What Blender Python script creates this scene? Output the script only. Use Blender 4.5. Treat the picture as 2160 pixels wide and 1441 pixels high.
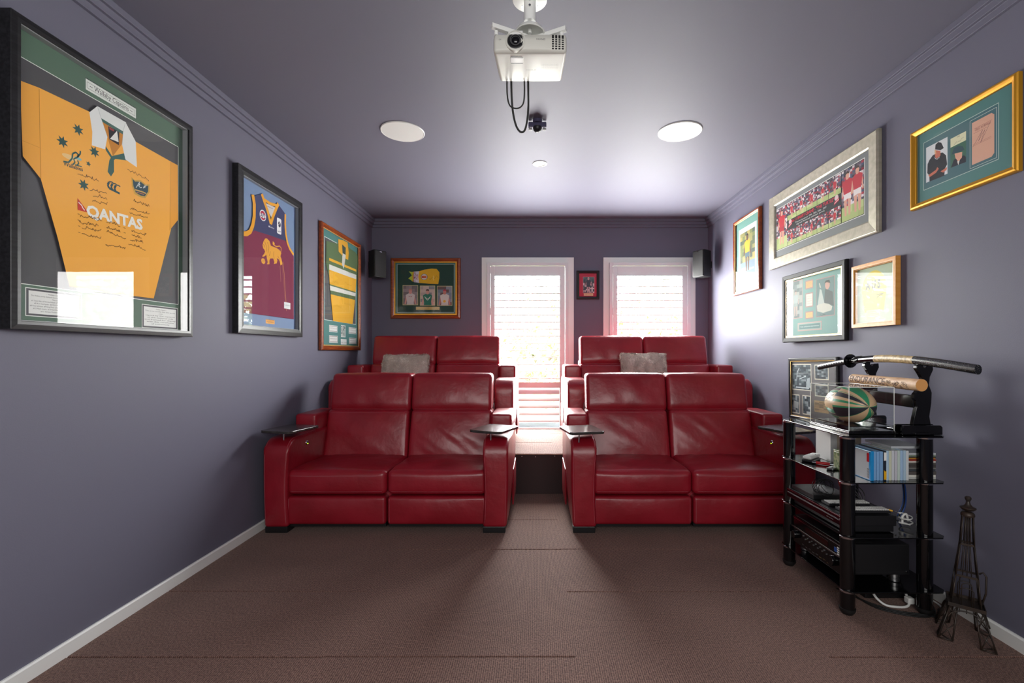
import bpy, bmesh, math, random
from mathutils import Vector, Matrix, noise
random.seed(7)
S = bpy.context.scene
for o in list(bpy.data.objects): bpy.data.objects.remove(o)
COL = S.collection
PI = math.pi

# ------------------------------------------------------------------ camera, world, lights, exposure
F, VX, VY, CZ = 980.0, 1131.0, 743.5, 1.199          # focal length and principal point in pixels, eye height
XL, XR, YB, ZC, YF = 1.86, 1.945, 5.26, 2.70, -1.7   # room: left, right, back, ceiling, front
cam = bpy.data.cameras.new('camera'); camo = bpy.data.objects.new('camera', cam); COL.objects.link(camo)
camo.location = (0, 0, CZ); camo.rotation_euler = (PI/2, 0, 0)
cam.sensor_fit = 'HORIZONTAL'; cam.sensor_width = 36; cam.lens = F/2160*36
cam.shift_x = (1080-VX)/2160; cam.shift_y = (VY-720.5)/2160
cam.clip_start = .02; cam.clip_end = 200
S.camera = camo
S.view_settings.view_transform = 'Standard'; S.view_settings.look = 'None'
S.view_settings.gamma = 1; S.view_settings.use_curve_mapping = False
S.view_settings.exposure = 1.15
W = bpy.data.worlds.new('sky'); S.world = W; W.use_nodes = True
wn = W.node_tree; wn.nodes.clear()
bg = wn.nodes.new('ShaderNodeBackground'); wo = wn.nodes.new('ShaderNodeOutputWorld')
tc = wn.nodes.new('ShaderNodeTexCoord'); wnz = wn.nodes.new('ShaderNodeTexNoise'); wr = wn.nodes.new('ShaderNodeValToRGB')
wnz.inputs['Scale'].default_value = 2.2; wnz.inputs['Detail'].default_value = 4
wr.color_ramp.elements[0].color = (.80, .88, 1, 1); wr.color_ramp.elements[1].color = (1, 1, 1, 1)
wr.color_ramp.elements[0].position = .35; wr.color_ramp.elements[1].position = .6
wn.links.new(tc.outputs['Generated'], wnz.inputs['Vector']); wn.links.new(wnz.outputs['Fac'], wr.inputs['Fac'])
wn.links.new(wr.outputs['Color'], bg.inputs['Color']); wn.links.new(bg.outputs[0], wo.inputs[0])
bg.inputs['Strength'].default_value = 20
def area(name, loc, rot, sx, sy, power, color=(1,1,1), portal=False):
    l = bpy.data.lights.new(name, 'AREA'); l.shape = 'RECTANGLE'; l.size = sx; l.size_y = sy; l.energy = power; l.color = color
    if portal: l.cycles.is_portal = True
    o = bpy.data.objects.new(name, l); o.location = loc; o.rotation_euler = rot; COL.objects.link(o); return o
WIN = [(-.095, 1.04), (1.278, 1.04)]                   # centre x, width of the two windows (outer architrave)
for i, (wx, ww) in enumerate(WIN):
    area('window_portal', (wx, YB+.02, 1.3), (-PI/2, 0, 0), .92, 1.95, 1, portal=True)
area('window_boost_light', (-.04, YB-.125, 1.29), (-PI/2, 0, 0), .70, 1.58, 48, (1, .99, .975))  # added area lamp inside the shutters, boosts the sky light coming in
area('window_boost_light', (1.25, YB-.125, 1.72), (-PI/2, 0, 0), .84, .74, 32, (1, .99, .975))  # same added boost at the upper part of the right window
area('added_fill_light', (.1, -1.2, 1.75), (math.radians(86), 0, 0), 2.8, 1.2, 36, (1, .98, .95))  # added soft fill behind the camera, no real fitting there
cy = S.cycles
cy.max_bounces = 7; cy.diffuse_bounces = 4; cy.glossy_bounces = 4; cy.transmission_bounces = 6; cy.transparent_max_bounces = 14
cy.sample_clamp_indirect = 6; cy.caustics_reflective = False; cy.caustics_refractive = False
cy.use_denoising = True

# ------------------------------------------------------------------ materials
def lin(c):
    if isinstance(c, str):
        c = c.lstrip('#'); c = [int(c[i:i+2], 16)/255 for i in (0, 2, 4)]
        return tuple((v/12.92 if v <= .04045 else ((v+.055)/1.055)**2.4) for v in c)
    return tuple(c[:3])
def mat(name, color, rough=.5, metal=0, spec=.5, coat=0, emit=None, estr=0, bump=None, grain=None):
    m = bpy.data.materials.new(name); m.use_nodes = True; nt = m.node_tree; b = nt.nodes['Principled BSDF']
    c = lin(color); b.inputs['Base Color'].default_value = (*c, 1); b.inputs['Roughness'].default_value = rough
    b.inputs['Metallic'].default_value = metal; b.inputs['Specular IOR Level'].default_value = spec
    b.inputs['Coat Weight'].default_value = coat; b.inputs['Coat Roughness'].default_value = .15
    if emit: b.inputs['Emission Color'].default_value = (*lin(emit), 1); b.inputs['Emission Strength'].default_value = estr
    t = nt.nodes.new('ShaderNodeTexCoord'); mp = nt.nodes.new('ShaderNodeMapping')
    nt.links.new(t.outputs['Object'], mp.inputs['Vector'])
    if grain:       # (scale vec, color2, detail)
        mp.inputs['Scale'].default_value = grain[0]
        n = nt.nodes.new('ShaderNodeTexNoise'); n.inputs['Scale'].default_value = 1; n.inputs['Detail'].default_value = grain[2]
        r = nt.nodes.new('ShaderNodeMix'); r.data_type = 'RGBA'
        r.inputs['A'].default_value = (*c, 1); r.inputs['B'].default_value = (*lin(grain[1]), 1)
        cr = nt.nodes.new('ShaderNodeValToRGB'); cr.color_ramp.elements[0].position = .35; cr.color_ramp.elements[1].position = .65
        nt.links.new(mp.outputs[0], n.inputs['Vector']); nt.links.new(n.outputs['Fac'], cr.inputs['Fac'])
        nt.links.new(cr.outputs['Color'], r.inputs['Factor']); nt.links.new(r.outputs['Result'], b.inputs['Base Color'])
    if bump:        # list of (scale, strength, distance)
        prev = None
        for sc, st, di in bump:
            n = nt.nodes.new('ShaderNodeTexNoise'); n.inputs['Scale'].default_value = sc; n.inputs['Detail'].default_value = 3
            nt.links.new(t.outputs['Object'], n.inputs['Vector'])
            bp = nt.nodes.new('ShaderNodeBump'); bp.inputs['Strength'].default_value = st; bp.inputs['Distance'].default_value = di
            nt.links.new(n.outputs['Fac'], bp.inputs['Height'])
            if prev: nt.links.new(prev.outputs[0], bp.inputs['Normal'])
            prev = bp
        nt.links.new(prev.outputs[0], b.inputs['Normal'])
    return m
M = {}
M['paint'] = mat('wall_paint', '#6b6a79', .55, spec=.14, bump=[(220, .12, .002), (3, .15, .01)])
M['ceil'] = mat('ceiling_paint', '#6b6a78', .60, spec=.30, bump=[(150, .08, .002)])
M['white'] = mat('white_gloss_paint', '#e9eae6', .35)
M['shutter'] = mat('shutter_white', '#e6e8e8', .5, spec=.25)
M['leather'] = mat('red_leather', '#951828', .36, spec=.5, coat=.10, grain=((5, 5, 5), '#861220', 3), bump=[(420, .10, .001), (14, .25, .012), (45, .12, .004)])
M['thread'] = mat('pink_thread', '#b0606a', .7)
M['black'] = mat('black_gloss', '#08080a', .12, spec=.6)
M['blackm'] = mat('black_satin', '#141416', .4)
M['gunmetal'] = mat('brushed_black', '#1d1d1f', .35, metal=.3, grain=((4, 90, 90), '#2a2a2d', 3))
M['tray'] = mat('tray_wood', '#2b2725', .22, coat=.3, grain=((3, 60, 60), '#3a3532', 3))
M['chrome'] = mat('chrome', '#d5d7da', .12, metal=1)
M['steel'] = mat('brushed_steel', '#9a9a9a', .35, metal=1)
M['pillow'] = mat('pillow_fabric', '#b8aca2', .9)
M['fur'] = mat('grey_fur', '#f0e8de', .8, grain=((14, 14, 14), '#a89d94', 3))
M['wood'] = mat('stained_wood', '#9a4a17', .28, coat=.4, grain=((6, 60, 60), '#7a3210', 4))
M['gold'] = mat('gilt', '#d79a2b', .35, metal=.55)
M['goldlip'] = mat('gilt_lip', '#e3c27a', .35, metal=.5)
M['pine'] = mat('light_wood', '#d99a4a', .4, grain=((50, 50, 5), '#cf8c3e', 3))
M['silver'] = mat('champagne_silver', '#bdb7a6', .38, metal=.5, grain=((30, 30, 4), '#aaa492', 3))
M['iron'] = mat('wrought_iron', '#332e2a', .45, metal=.3, grain=((30, 30, 30), '#3a2d24', 3))
M['card'] = mat('cardboard', '#c6b49e', .8)
M['pw'] = mat('projector_white', '#cfcec5', .45, spec=.35)
M['rubber'] = mat('black_rubber', '#101010', .6)
M['paper'] = mat('white_paper', '#e6e6e0', .7)
M['speaker_box'] = mat('speaker_black', '#17191a', .5)
M['purple'] = mat('purple_grey_plastic', '#4b4763', .5)
M['board'] = mat('riser_board', '#3a2c2c', .85, bump=[(300, .2, .002)])
M['ply'] = mat('orange_trim_edge', '#a86a4a', .6)
M['led'] = mat('green_led', '#a8d020', .4, emit='#b4e020', estr=2.5)
M['reddisplay'] = mat('dark_red_display', '#2a0606', .15)
M['wred'] = mat('red_plastic', '#b3121c', .3)
M['yellow'] = mat('yellow_plastic', '#e0a818', .35)
M['wplast'] = mat('white_plastic', '#dcdcd8', .4)
M['blueplast'] = mat('blue_plastic', '#1e4f9a', .4)
M['leaf'] = mat('leaf_green', '#8fa060', .6, grain=((2, 2, 2), '#b5bd88', 2))
M['bark'] = mat('bark', '#77685a', .8)
M['ground'] = mat('pale_ground', '#a8a898', .9, grain=((.8, .8, .8), '#8c9570', 3))
M['greymetal'] = mat('window_metal', '#8a8d8f', .4)
M['screen'] = mat('screen_white', '#c8c8c8', .8)

def carpet_mat(name, c1, c2):
    m = bpy.data.materials.new(name); m.use_nodes = True; nt = m.node_tree; b = nt.nodes['Principled BSDF']; L = nt.links
    g = nt.nodes.new('ShaderNodeNewGeometry')
    b.inputs['Roughness'].default_value = .85; b.inputs['Sheen Weight'].default_value = .15; b.inputs['Sheen Roughness'].default_value = .4
    b.inputs['Sheen Tint'].default_value = (1, .9, .85, 1); b.inputs['Specular IOR Level'].default_value = .25
    w = nt.nodes.new('ShaderNodeTexWave'); w.wave_type = 'BANDS'; w.bands_direction = 'X'; w.inputs['Scale'].default_value = 38
    w.inputs['Distortion'].default_value = 1.2; w.inputs['Detail Scale'].default_value = 3
    mp = nt.nodes.new('ShaderNodeMapping'); mp.inputs['Scale'].default_value = (160, 110, 110)
    n = nt.nodes.new('ShaderNodeTexNoise'); n.inputs['Scale'].default_value = 1; n.inputs['Detail'].default_value = 2
    n2 = nt.nodes.new('ShaderNodeTexNoise'); n2.inputs['Scale'].default_value = 5
    L.new(g.outputs['Position'], w.inputs['Vector']); L.new(g.outputs['Position'], mp.inputs['Vector'])
    L.new(mp.outputs[0], n.inputs['Vector']); L.new(g.outputs['Position'], n2.inputs['Vector'])
    a = nt.nodes.new('ShaderNodeMath'); a.operation = 'MULTIPLY_ADD'; a.inputs[1].default_value = .3
    L.new(w.outputs['Fac'], a.inputs[0]); L.new(n.outputs['Fac'], a.inputs[2])
    r = nt.nodes.new('ShaderNodeValToRGB'); r.color_ramp.elements[0].position = .42; r.color_ramp.elements[1].position = .92
    r.color_ramp.elements[0].color = (*lin(c1), 1); r.color_ramp.elements[1].color = (*lin(c2), 1)
    L.new(a.outputs[0], r.inputs['Fac'])
    mx = nt.nodes.new('ShaderNodeMix'); mx.data_type = 'RGBA'; mx.blend_type = 'MULTIPLY'; mx.inputs['Factor'].default_value = .25
    L.new(r.outputs['Color'], mx.inputs['A']); L.new(n2.outputs['Fac'], mx.inputs['B'])
    L.new(mx.outputs['Result'], b.inputs['Base Color'])
    bp = nt.nodes.new('ShaderNodeBump'); bp.inputs['Strength'].default_value = .6; bp.inputs['Distance'].default_value = .004
    L.new(a.outputs[0], bp.inputs['Height']); L.new(bp.outputs[0], b.inputs['Normal'])
    return m
M['carpet'] = carpet_mat('brown_carpet', '#4d3430', '#937265')

def glass_mat(name, tint=(1, 1, 1), ior=1.5, rough=0.0, extra=0.0):
    m = bpy.data.materials.new(name); m.use_nodes = True; nt = m.node_tree; nt.nodes.clear(); L = nt.links
    out = nt.nodes.new('ShaderNodeOutputMaterial'); mix = nt.nodes.new('ShaderNodeMixShader')
    tr = nt.nodes.new('ShaderNodeBsdfTransparent'); gl = nt.nodes.new('ShaderNodeBsdfGlossy')
    tr.inputs['Color'].default_value = (*tint, 1); gl.inputs['Roughness'].default_value = rough
    # two-sided Schlick reflectance of a thin sheet
    lw = nt.nodes.new('ShaderNodeNewGeometry'); dt = nt.nodes.new('ShaderNodeVectorMath'); dt.operation = 'DOT_PRODUCT'
    L.new(lw.outputs['Normal'], dt.inputs[0]); L.new(lw.outputs['Incoming'], dt.inputs[1])
    def mth(op, a, b):
        n = nt.nodes.new('ShaderNodeMath'); n.operation = op; n.use_clamp = False
        for k, v in enumerate((a, b)):
            if v is None: continue
            if isinstance(v, (int, float)): n.inputs[k].default_value = v
            else: L.new(v, n.inputs[k])
        return n.outputs[0]
    f0 = ((ior-1)/(ior+1))**2
    c = mth('SUBTRACT', 1.0, mth('ABSOLUTE', dt.outputs['Value'], None)); p5 = mth('POWER', c, 5.0)
    fr = mth('ADD', mth('MULTIPLY', p5, 1-f0), f0+extra)
    L.new(fr, mix.inputs[0])
    L.new(tr.outputs[0], mix.inputs[1]); L.new(gl.outputs[0], mix.inputs[2]); L.new(mix.outputs[0], out.inputs[0])
    return m
M['pane'] = glass_mat('picture_glass', (.98, .98, .98), 1.36, 0, 0)
M['soft_pane'] = glass_mat('low_reflection_glass', (.98, .98, .98), 1.18, 0, 0)
M['frame_black'] = mat('matte_black_frame', '#17181a', .6, spec=.2)
M['wglass'] = glass_mat('window_glass', (.98, .99, .99), 1.3)
M['acrylic'] = glass_mat('clear_acrylic', (.93, .95, .95), 1.45)
M['acryledge'] = mat('acrylic_edge', '#e8ebe6', .15)
M['shelfglass'] = glass_mat('smoked_black_glass', (.10, .11, .12), 1.6)
M['clearcase'] = mat('milky_clear_plastic', '#c8ccd0', .25)

def ink_mat(name, rough=.65, cloth=False):
    m = bpy.data.materials.new(name); m.use_nodes = True; nt = m.node_tree; b = nt.nodes['Principled BSDF']
    a = nt.nodes.new('ShaderNodeAttribute'); a.attribute_name = 'ink'
    nt.links.new(a.outputs['Color'], b.inputs['Base Color']); b.inputs['Roughness'].default_value = rough
    b.inputs['Specular IOR Level'].default_value = .3
    if cloth:
        t = nt.nodes.new('ShaderNodeTexCoord'); n = nt.nodes.new('ShaderNodeTexNoise'); n.inputs['Scale'].default_value = 4
        bp = nt.nodes.new('ShaderNodeBump'); bp.inputs['Strength'].default_value = .35; bp.inputs['Distance'].default_value = .02
        nt.links.new(t.outputs['Object'], n.inputs['Vector']); nt.links.new(n.outputs['Fac'], bp.inputs['Height']); nt.links.new(bp.outputs[0], b.inputs['Normal'])
    return m
M['ink'] = ink_mat('printed_ink'); M['cloth'] = ink_mat('jersey_cloth', .85, True)

# ------------------------------------------------------------------ mesh builder
RM = {}
class MB:
    def __init__(s): s.v = []; s.f = []; s.m = []; s.c = []; s.colors = False
    def vert(s, p): s.v.append(tuple(p)); return len(s.v)-1
    def face(s, idx, m=0, c=None): s.f.append(tuple(idx)); s.m.append(m); s.c.append(c)
    def box(s, a, b, m=0):
        x0, y0, z0 = a; x1, y1, z1 = b; i = len(s.v)
        s.v += [(x0,y0,z0),(x1,y0,z0),(x1,y1,z0),(x0,y1,z0),(x0,y0,z1),(x1,y0,z1),(x1,y1,z1),(x0,y1,z1)]
        for f in ((0,3,2,1),(4,5,6,7),(0,1,5,4),(1,2,6,5),(2,3,7,6),(3,0,4,7)): s.face([i+k for k in f], m)
        return s
    def cyl(s, p0, p1, r0, r1=None, n=16, m=0, caps=True):
        r1 = r0 if r1 is None else r1; p0 = Vector(p0); p1 = Vector(p1); d = (p1-p0).normalized()
        a = d.orthogonal().normalized(); b = d.cross(a); i = len(s.v)
        for p, r in ((p0, r0), (p1, r1)):
            for k in range(n):
                t = 2*PI*k/n; s.v.append(tuple(p + a*(r*math.cos(t)) + b*(r*math.sin(t))))
        for k in range(n): k2 = (k+1) % n; s.face((i+k, i+k2, i+n+k2, i+n+k), m)
        if caps: s.face([i+k for k in range(n)][::-1], m); s.face([i+n+k for k in range(n)], m)
        return s
    def tube(s, pts, r, n=8, m=0, closed=False):
        pts = [Vector(p) for p in pts]; N = len(pts); rings = []
        up = None
        for j, p in enumerate(pts):
            a = pts[(j-1) % N] if (closed or j > 0) else p; b = pts[(j+1) % N] if (closed or j < N-1) else p
            d = (b-a); d = d.normalized() if d.length > 1e-9 else Vector((0, 0, 1))
            if up is None: up = d.orthogonal().normalized()
            up = (up - d*up.dot(d)); up = up.normalized() if up.length > 1e-6 else d.orthogonal().normalized()
            b2 = d.cross(up); i = len(s.v); rr = r[j] if isinstance(r, (list, tuple)) else r
            for k in range(n): t = 2*PI*k/n; s.v.append(tuple(p+up*(rr*math.cos(t))+b2*(rr*math.sin(t))))
            rings.append(i)
        for j in range(N if closed else N-1):
            a = rings[j]; b = rings[(j+1) % N]
            for k in range(n): k2 = (k+1) % n; s.face((a+k, a+k2, b+k2, b+k), m)
        if not closed: s.face([rings[0]+k for k in range(n)][::-1], m); s.face([rings[-1]+k for k in range(n)], m)
        return s
    def prism(s, poly, axis, a0, a1, m=0):     # poly of 2D points in the two other axes
        i = len(s.v); n = len(poly)
        for a in (a0, a1):
            for (p, q) in poly: s.v.append({'x': (a, p, q), 'y': (p, a, q), 'z': (p, q, a)}[axis])
        s.face([i+k for k in range(n)], m); s.face([i+n+k for k in range(n)][::-1], m)
        for k in range(n): k2 = (k+1) % n; s.face((i+k, i+n+k, i+n+k2, i+k2), m)
        return s
    def lathe(s, prof, c=(0, 0, 0), axis='z', n=24, m=0):
        rings = []
        for r, h in prof:
            i = len(s.v)
            for k in range(n):
                t = 2*PI*k/n; a, b = r*math.cos(t), r*math.sin(t)
                p = {'z': (a, b, h), 'y': (a, h, b), 'x': (h, a, b)}[axis]; s.v.append((p[0]+c[0], p[1]+c[1], p[2]+c[2]))
            rings.append(i)
        for j in range(len(prof)-1):
            for k in range(n): k2 = (k+1) % n; s.face((rings[j]+k, rings[j]+k2, rings[j+1]+k2, rings[j+1]+k), m)
        s.face([rings[0]+k for k in range(n)][::-1], m); s.face([rings[-1]+k for k in range(n)], m)
        return s
    def poly(s, pts, z, col, m=0):             # flat polygon at height z of a canvas, colour in the ink layer
        i = len(s.v); s.v += [(p[0], p[1], z) for p in pts]; s.face(range(i, i+len(pts)), m, lin(col)); s.colors = True
    def build(s, name, mats, parent=None, world=False, smooth=False, bevel=0, seg=2, fix=True):
        me = bpy.data.meshes.new(name); vs = s.v
        if parent is not None and world:
            inv = RM[parent.name].inverted(); vs = [tuple(inv @ Vector(v)) for v in vs]
        me.from_pydata(vs, [], s.f)
        if not isinstance(mats, (list, tuple)): mats = [mats]
        for mm in mats: me.materials.append(M[mm] if isinstance(mm, str) else mm)
        me.polygons.foreach_set('material_index', s.m)
        if s.colors:
            at = me.color_attributes.new('ink', 'FLOAT_COLOR', 'CORNER'); k = 0
            for p, c in zip(me.polygons, s.c):
                c = c or (1, 1, 1)
                for li in p.loop_indices: at.data[li].color = (*c, 1)
        if fix and not s.colors:
            bm = bmesh.new(); bm.from_mesh(me); bmesh.ops.recalc_face_normals(bm, faces=bm.faces); bm.to_mesh(me); bm.free()
        if smooth:
            me.polygons.foreach_set('use_smooth', [True]*len(me.polygons))
            if smooth == 'auto': me.set_sharp_from_angle(angle=math.radians(38))
        me.update()
        o = bpy.data.objects.new(name, me); COL.objects.link(o)
        if parent is not None: o.parent = parent; RM[o.name] = RM[parent.name]
        else: RM[o.name] = Matrix()
        if bevel:
            b = o.modifiers.new('bevel', 'BEVEL'); b.width = bevel; b.segments = seg; b.limit_method = 'ANGLE'; b.angle_limit = math.radians(40)
        return o
def tag(o, label=None, cat=None, group=None, kind=None):
    if label: o['label'] = label
    if cat: o['category'] = cat
    if group: o['group'] = group
    if kind: o['kind'] = kind
    return o
def thing(name, label, cat, loc=(0, 0, 0), R=None, group=None):
    o = bpy.data.objects.new(name, None); COL.objects.link(o); o.empty_display_size = .05
    mtx = Matrix.Translation(Vector(loc)) @ (R.to_4x4() if R else Matrix())
    o.matrix_world = mtx; RM[o.name] = mtx
    return tag(o, label, cat, group)
def Rz(a): return Matrix.Rotation(a, 3, 'Z')
def P(px, py, d): return Vector(((px-VX)*d/F, d, CZ-(py-VY)*d/F))      # point of the room at depth d seen at a pixel of the photo
def bx(name, a, b, m, parent=None, world=True, bevel=0, **k): return MB().box(a, b).build(name, m, parent, world, bevel=bevel, **k)
def copy_tree(o, parent=None, skip=()):
    c = o.copy(); COL.objects.link(c); c.parent = parent
    for ch in list(o.children):
        if ch.name.split('.')[0] not in skip: copy_tree(ch, c, skip)
    return c

# ------------------------------------------------------------------ room shell
def struct(o): o['kind'] = 'structure'; return o
T = .15
win_o = [(wx-ww/2+.03, wx+ww/2-.03) for wx, ww in WIN]      # wall openings
Z0, Z1, ZP = .34, 2.24, .34
struct(bx('floor', (-XL-T, YF-T, -.2), (XR+T, YB+T, -.006), 'board'))
struct(bx('ceiling', (-XL-T, YF-T, ZC), (XR+T, YB+T, ZC+.15), 'ceil'))
struct(bx('wall_left', (-XL-T, YF-T, -.2), (-XL, YB+T, ZC), 'paint'))
struct(bx('wall_right', (XR, YF-T, -.2), (XR+T, YB+T, ZC), 'paint'))
struct(bx('wall_front', (-XL, YF-T, -.2), (XR, YF, ZC), 'paint'))
w = MB(); xs = [-XL, win_o[0][0], win_o[0][1], win_o[1][0], win_o[1][1], XR]
for i in range(5):
    if i % 2 == 0: w.box((xs[i], YB, -.2), (xs[i+1], YB+T, ZC))
    else: w.box((xs[i], YB, -.2), (xs[i+1], YB+T, Z0)); w.box((xs[i], YB, Z1), (xs[i+1], YB+T, ZC))
struct(w.build('wall_back', 'paint'))
# cornice: three steps, along left, back and right walls
def cornice(name, wall):
    mb = MB(); st = .0178; h = .0302; run = .053
    prof = []
    for i in range(3):
        a = i*st; z = ZC-.0906+i*h
        prof += [(a, z), (a+st, z)]
    prof = [(0, ZC), (0, ZC-.0906)] + prof[1:] + [(run+.0004, ZC)]
    n = len(prof); i0 = 0
    if wall == 'left': ends = [lambda p: (-XL+p[0], YF, p[1]), lambda p: (-XL+p[0], YB-p[0], p[1])]
    elif wall == 'right': ends = [lambda p: (XR-p[0], YF, p[1]), lambda p: (XR-p[0], YB-p[0], p[1])]
    else: ends = [lambda p: (-XL+p[0], YB-p[0], p[1]), lambda p: (XR-p[0], YB-p[0], p[1])]
    for e in ends: mb.v += [e(p) for p in prof]
    mb.face(range(n)); mb.face(range(2*n-1, n-1, -1))
    for k in range(n): k2 = (k+1) % n; mb.face((k, k2, n+k2, n+k))
    return struct(mb.build(name, 'paint', bevel=.0015, seg=1))
cornice('trim_1', 'left'); cornice('trim_2', 'back'); cornice('trim_3', 'right')
def base(name, xw, sgn):
    mb = MB(); t = .013; h = .058
    mb.prism([(0, -.01), (sgn*t, -.01), (sgn*t, h-.006), (sgn*(t-.005), h), (0, h)], 'y', YF, 3.94)
    for i, v in enumerate(mb.v): mb.v[i] = (xw+v[0], v[1], v[2])
    struct(mb.build(name, 'white'))
base('baseboard_left', -XL, 1); base('baseboard_right', XR, -1)
# carpet tiles: pieces of the floor
def tile_mesh(sx, sy):
    b = MB(); e = .003; j = .0006; i = .0
    b.v = [(i, j, -.006), (sx-i, j, -.006), (sx-i, sy-j, -.006), (i, sy-j, -.006), (i, j, -e+.001), (sx-i, j, -e+.001), (sx-i, sy-j, -e+.001), (i, sy-j, -e+.001),
           (i, e, 0), (sx-i, e, 0), (sx-i, sy-e, 0), (i, sy-e, 0)]
    for k in range(4): k2 = (k+1) % 4; b.face((k, k2, 4+k2, 4+k)); b.face((4+k, 4+k2, 8+k2, 8+k))
    b.face((8, 9, 10, 11)); return b
tx = [-XL+.013]
while tx[-1] < XR-.013: tx.append(min(tx[-1]+.5, XR-.013) if tx[-1]+.5 < XR-.1 else XR-.013)
floor = bpy.data.objects['floor']
def tiles(parent, rows, z0, jog=0):
    cache = {}
    for r in range(len(rows)-1):
        for i in range(len(tx)-1):
            sx, sy = round(tx[i+1]-tx[i], 4), round(rows[r+1]-rows[r], 4)
            if (sx, sy) not in cache: o = tile_mesh(sx, sy).build('carpet_tile', 'carpet', parent); cache[(sx, sy)] = o
            else: o = cache[(sx, sy)].copy(); COL.objects.link(o)
            o.location = (tx[i], rows[r]+jog*(-.004, .0, .003)[(i//2+r)%3], z0+random.uniform(-.0006, .0) if 0 else z0-.0001*((i*7+r*3)%4))
rows = [1.83-.5*k for k in range(7, 0, -1)] + [1.83, 2.33, 2.83, 3.33, 3.83, 3.944]
tiles(floor, [max(r, YF+.01) for r in rows], 0, 1)
plat = MB().box((-XL+.001, 3.95, -.005), (XR-.001, YB-.022, .334)).build('platform', 'board')
tag(plat, 'raised rear platform covered in brown carpet with dark front board', 'platform')
tiles(plat, [3.944, 4.43, 4.93, YB-.022], ZP, 1)
o = bx('edge_strip', (-XL+.01, 3.938, .3325), (XR-.01, 3.952, .337), 'ply', plat, bevel=.0015)
for x in [-1.5, -.95, -.59, -.32, -.235, -.122, -.004, .16, .5, .9, 1.4]:
    MB().lathe([(.0001, -.001), (.0045, -.0012), (.0035, -.0035), (.0002, -.0045)], (x, 3.949, .318+random.uniform(-.008, .004)), 'y', 10).build('screw_head', 'chrome', plat)

# ------------------------------------------------------------------ windows with shutters
def window(n, wx, ww):
    root = bpy.data.objects.new('window_%d' % n, None); COL.objects.link(root); root['kind'] = 'structure'
    root.matrix_world = Matrix.Translation((wx, YB, ZP)); RM[root.name] = root.matrix_world.copy()
    x0, x1, zt = wx-ww/2, wx+ww/2, 2.271; a = .064
    mb = MB(); y0, y1 = YB-.018, YB
    mb.prism([(x0, ZP+.001), (x0, zt), (x1, zt), (x1, ZP+.001), (x1-a, ZP+.001), (x1-a, zt-a), (x0+a, zt-a), (x0+a, ZP+.001)], 'y', y0, y1-.0005)
    mb.build('architrave', 'white', root, True, bevel=.002)
    mb = MB(); fx0, fx1, fz = x0+a+.001, x1-a-.001, zt-a-.001; b = .036; y0, y1 = YB-.06, YB+.05
    zb = ZP+.002
    mb.box((fx0, y0, zb), (fx0+b, y1, fz)); mb.box((fx1-b, y0, zb), (fx1, y1, fz)); mb.box((fx0+b, y0, fz-b), (fx1-b, y1, fz))
    mb.build('shutter_frame', 'shutter', root, True, bevel=.002)
    # shutter panel
    px0, px1, pz0, pz1 = fx0+b+.003, fx1-b-.003, zb+.004, fz-b-.004; sl = .048; sr = .058
    y0, y1 = YB-.062, YB-.036; zr = 1.199-(806-743.5)*5.2/F; zr2 = 1.199-(818.5-743.5)*5.2/F; pt = 2.056
    mb = MB(); mb.box((px0, y0, pz0), (px0+sl, y1, pz1)); mb.build('stile', 'shutter', root, True, bevel=.0025)
    mb = MB(); mb.box((px1-sr, y0, pz0), (px1, y1, pz1)); mb.build('stile', 'shutter', root, True, bevel=.0025)
    for (q0, q1) in ((pt, pz1), (zr2, zr), (pz0, pz0+.012)):
        bx('rail', (px0+sl, y0+.001, q0), (px1-sr, y1-.001, q1), 'shutter', root, bevel=.0015)
    proto = {}
    def blade(z, ang, up):
        L = px1-sr-px0-sl-.004; key = up
        if key not in proto:
            b = MB(); n = 12; w2 = .042; th = .0054; pr = []
            for k in range(n): t = 2*PI*k/n; pr.append((w2*math.copysign(abs(math.cos(t))**.22, math.cos(t)), th*math.copysign(abs(math.sin(t))**.5, math.sin(t))))
            b.prism(pr, 'x', -L/2, L/2); o = b.build('louvre', 'shutter', root, smooth='auto'); proto[key] = o
        else: o = proto[key].copy(); COL.objects.link(o)
        o.location = ((px0+sl+px1-sr)/2-wx, (y0+y1)/2-YB, z-ZP); o.rotation_euler = (ang, 0, 0)
    k = 0
    while True:
        z = 1.199-((590.2+14.87*k)-743.5)*5.2/F; k += 1
        if z < zr+.03: break
        blade(z, math.radians(1.0), 'u')
    k = 0
    while True:
        z = zr2-.035-k*.0785; k += 1
        if z < ZP+.045: break
        blade(z, math.radians(52), 'u')
    for zz in (.62, 1.12, 1.62, 2.08):
        bx('hinge', (px0-.006, y0-.004, zz), (px0+.004, y0+.002, zz+.075), 'shutter', root, bevel=.001)
    if n == 2: bx('tilt_rod', (px1-sr-.012, y1+.004, zr2+.02), (px1-sr-.006, y1+.012, pt-.01), 'greymetal', root)
    # outer sash and glass
    ox0, ox1 = x0+.032, x1-.032; y0, y1 = YB+.10, YB+.14
    mb = MB(); s = .05
    mb.box((ox0, y0, Z0), (ox0+s, y1, Z1)); mb.box((ox1-s, y0, Z0), (ox1, y1, Z1))
    mb.box((ox0+s, y0, Z1-s), (ox1-s, y1, Z1)); mb.box((ox0+s, y0, Z0), (ox1-s, y1, Z0+s)); mb.box((ox0+s, y0, 1.02), (ox1-s, y1, 1.06))
    mb.build('sash', 'greymetal', root, True)
    g = MB(); i = [g.vert(p) for p in ((ox0+s, YB+.12, Z0+s), (ox1-s, YB+.12, Z0+s), (ox1-s, YB+.12, Z1-s), (ox0+s, YB+.12, Z1-s))]; g.face(i)
    g.build('pane', 'wglass', root, True, fix=False)
    return root
for i, (wx, ww) in enumerate(WIN): window(i+1, wx, ww)

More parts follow.
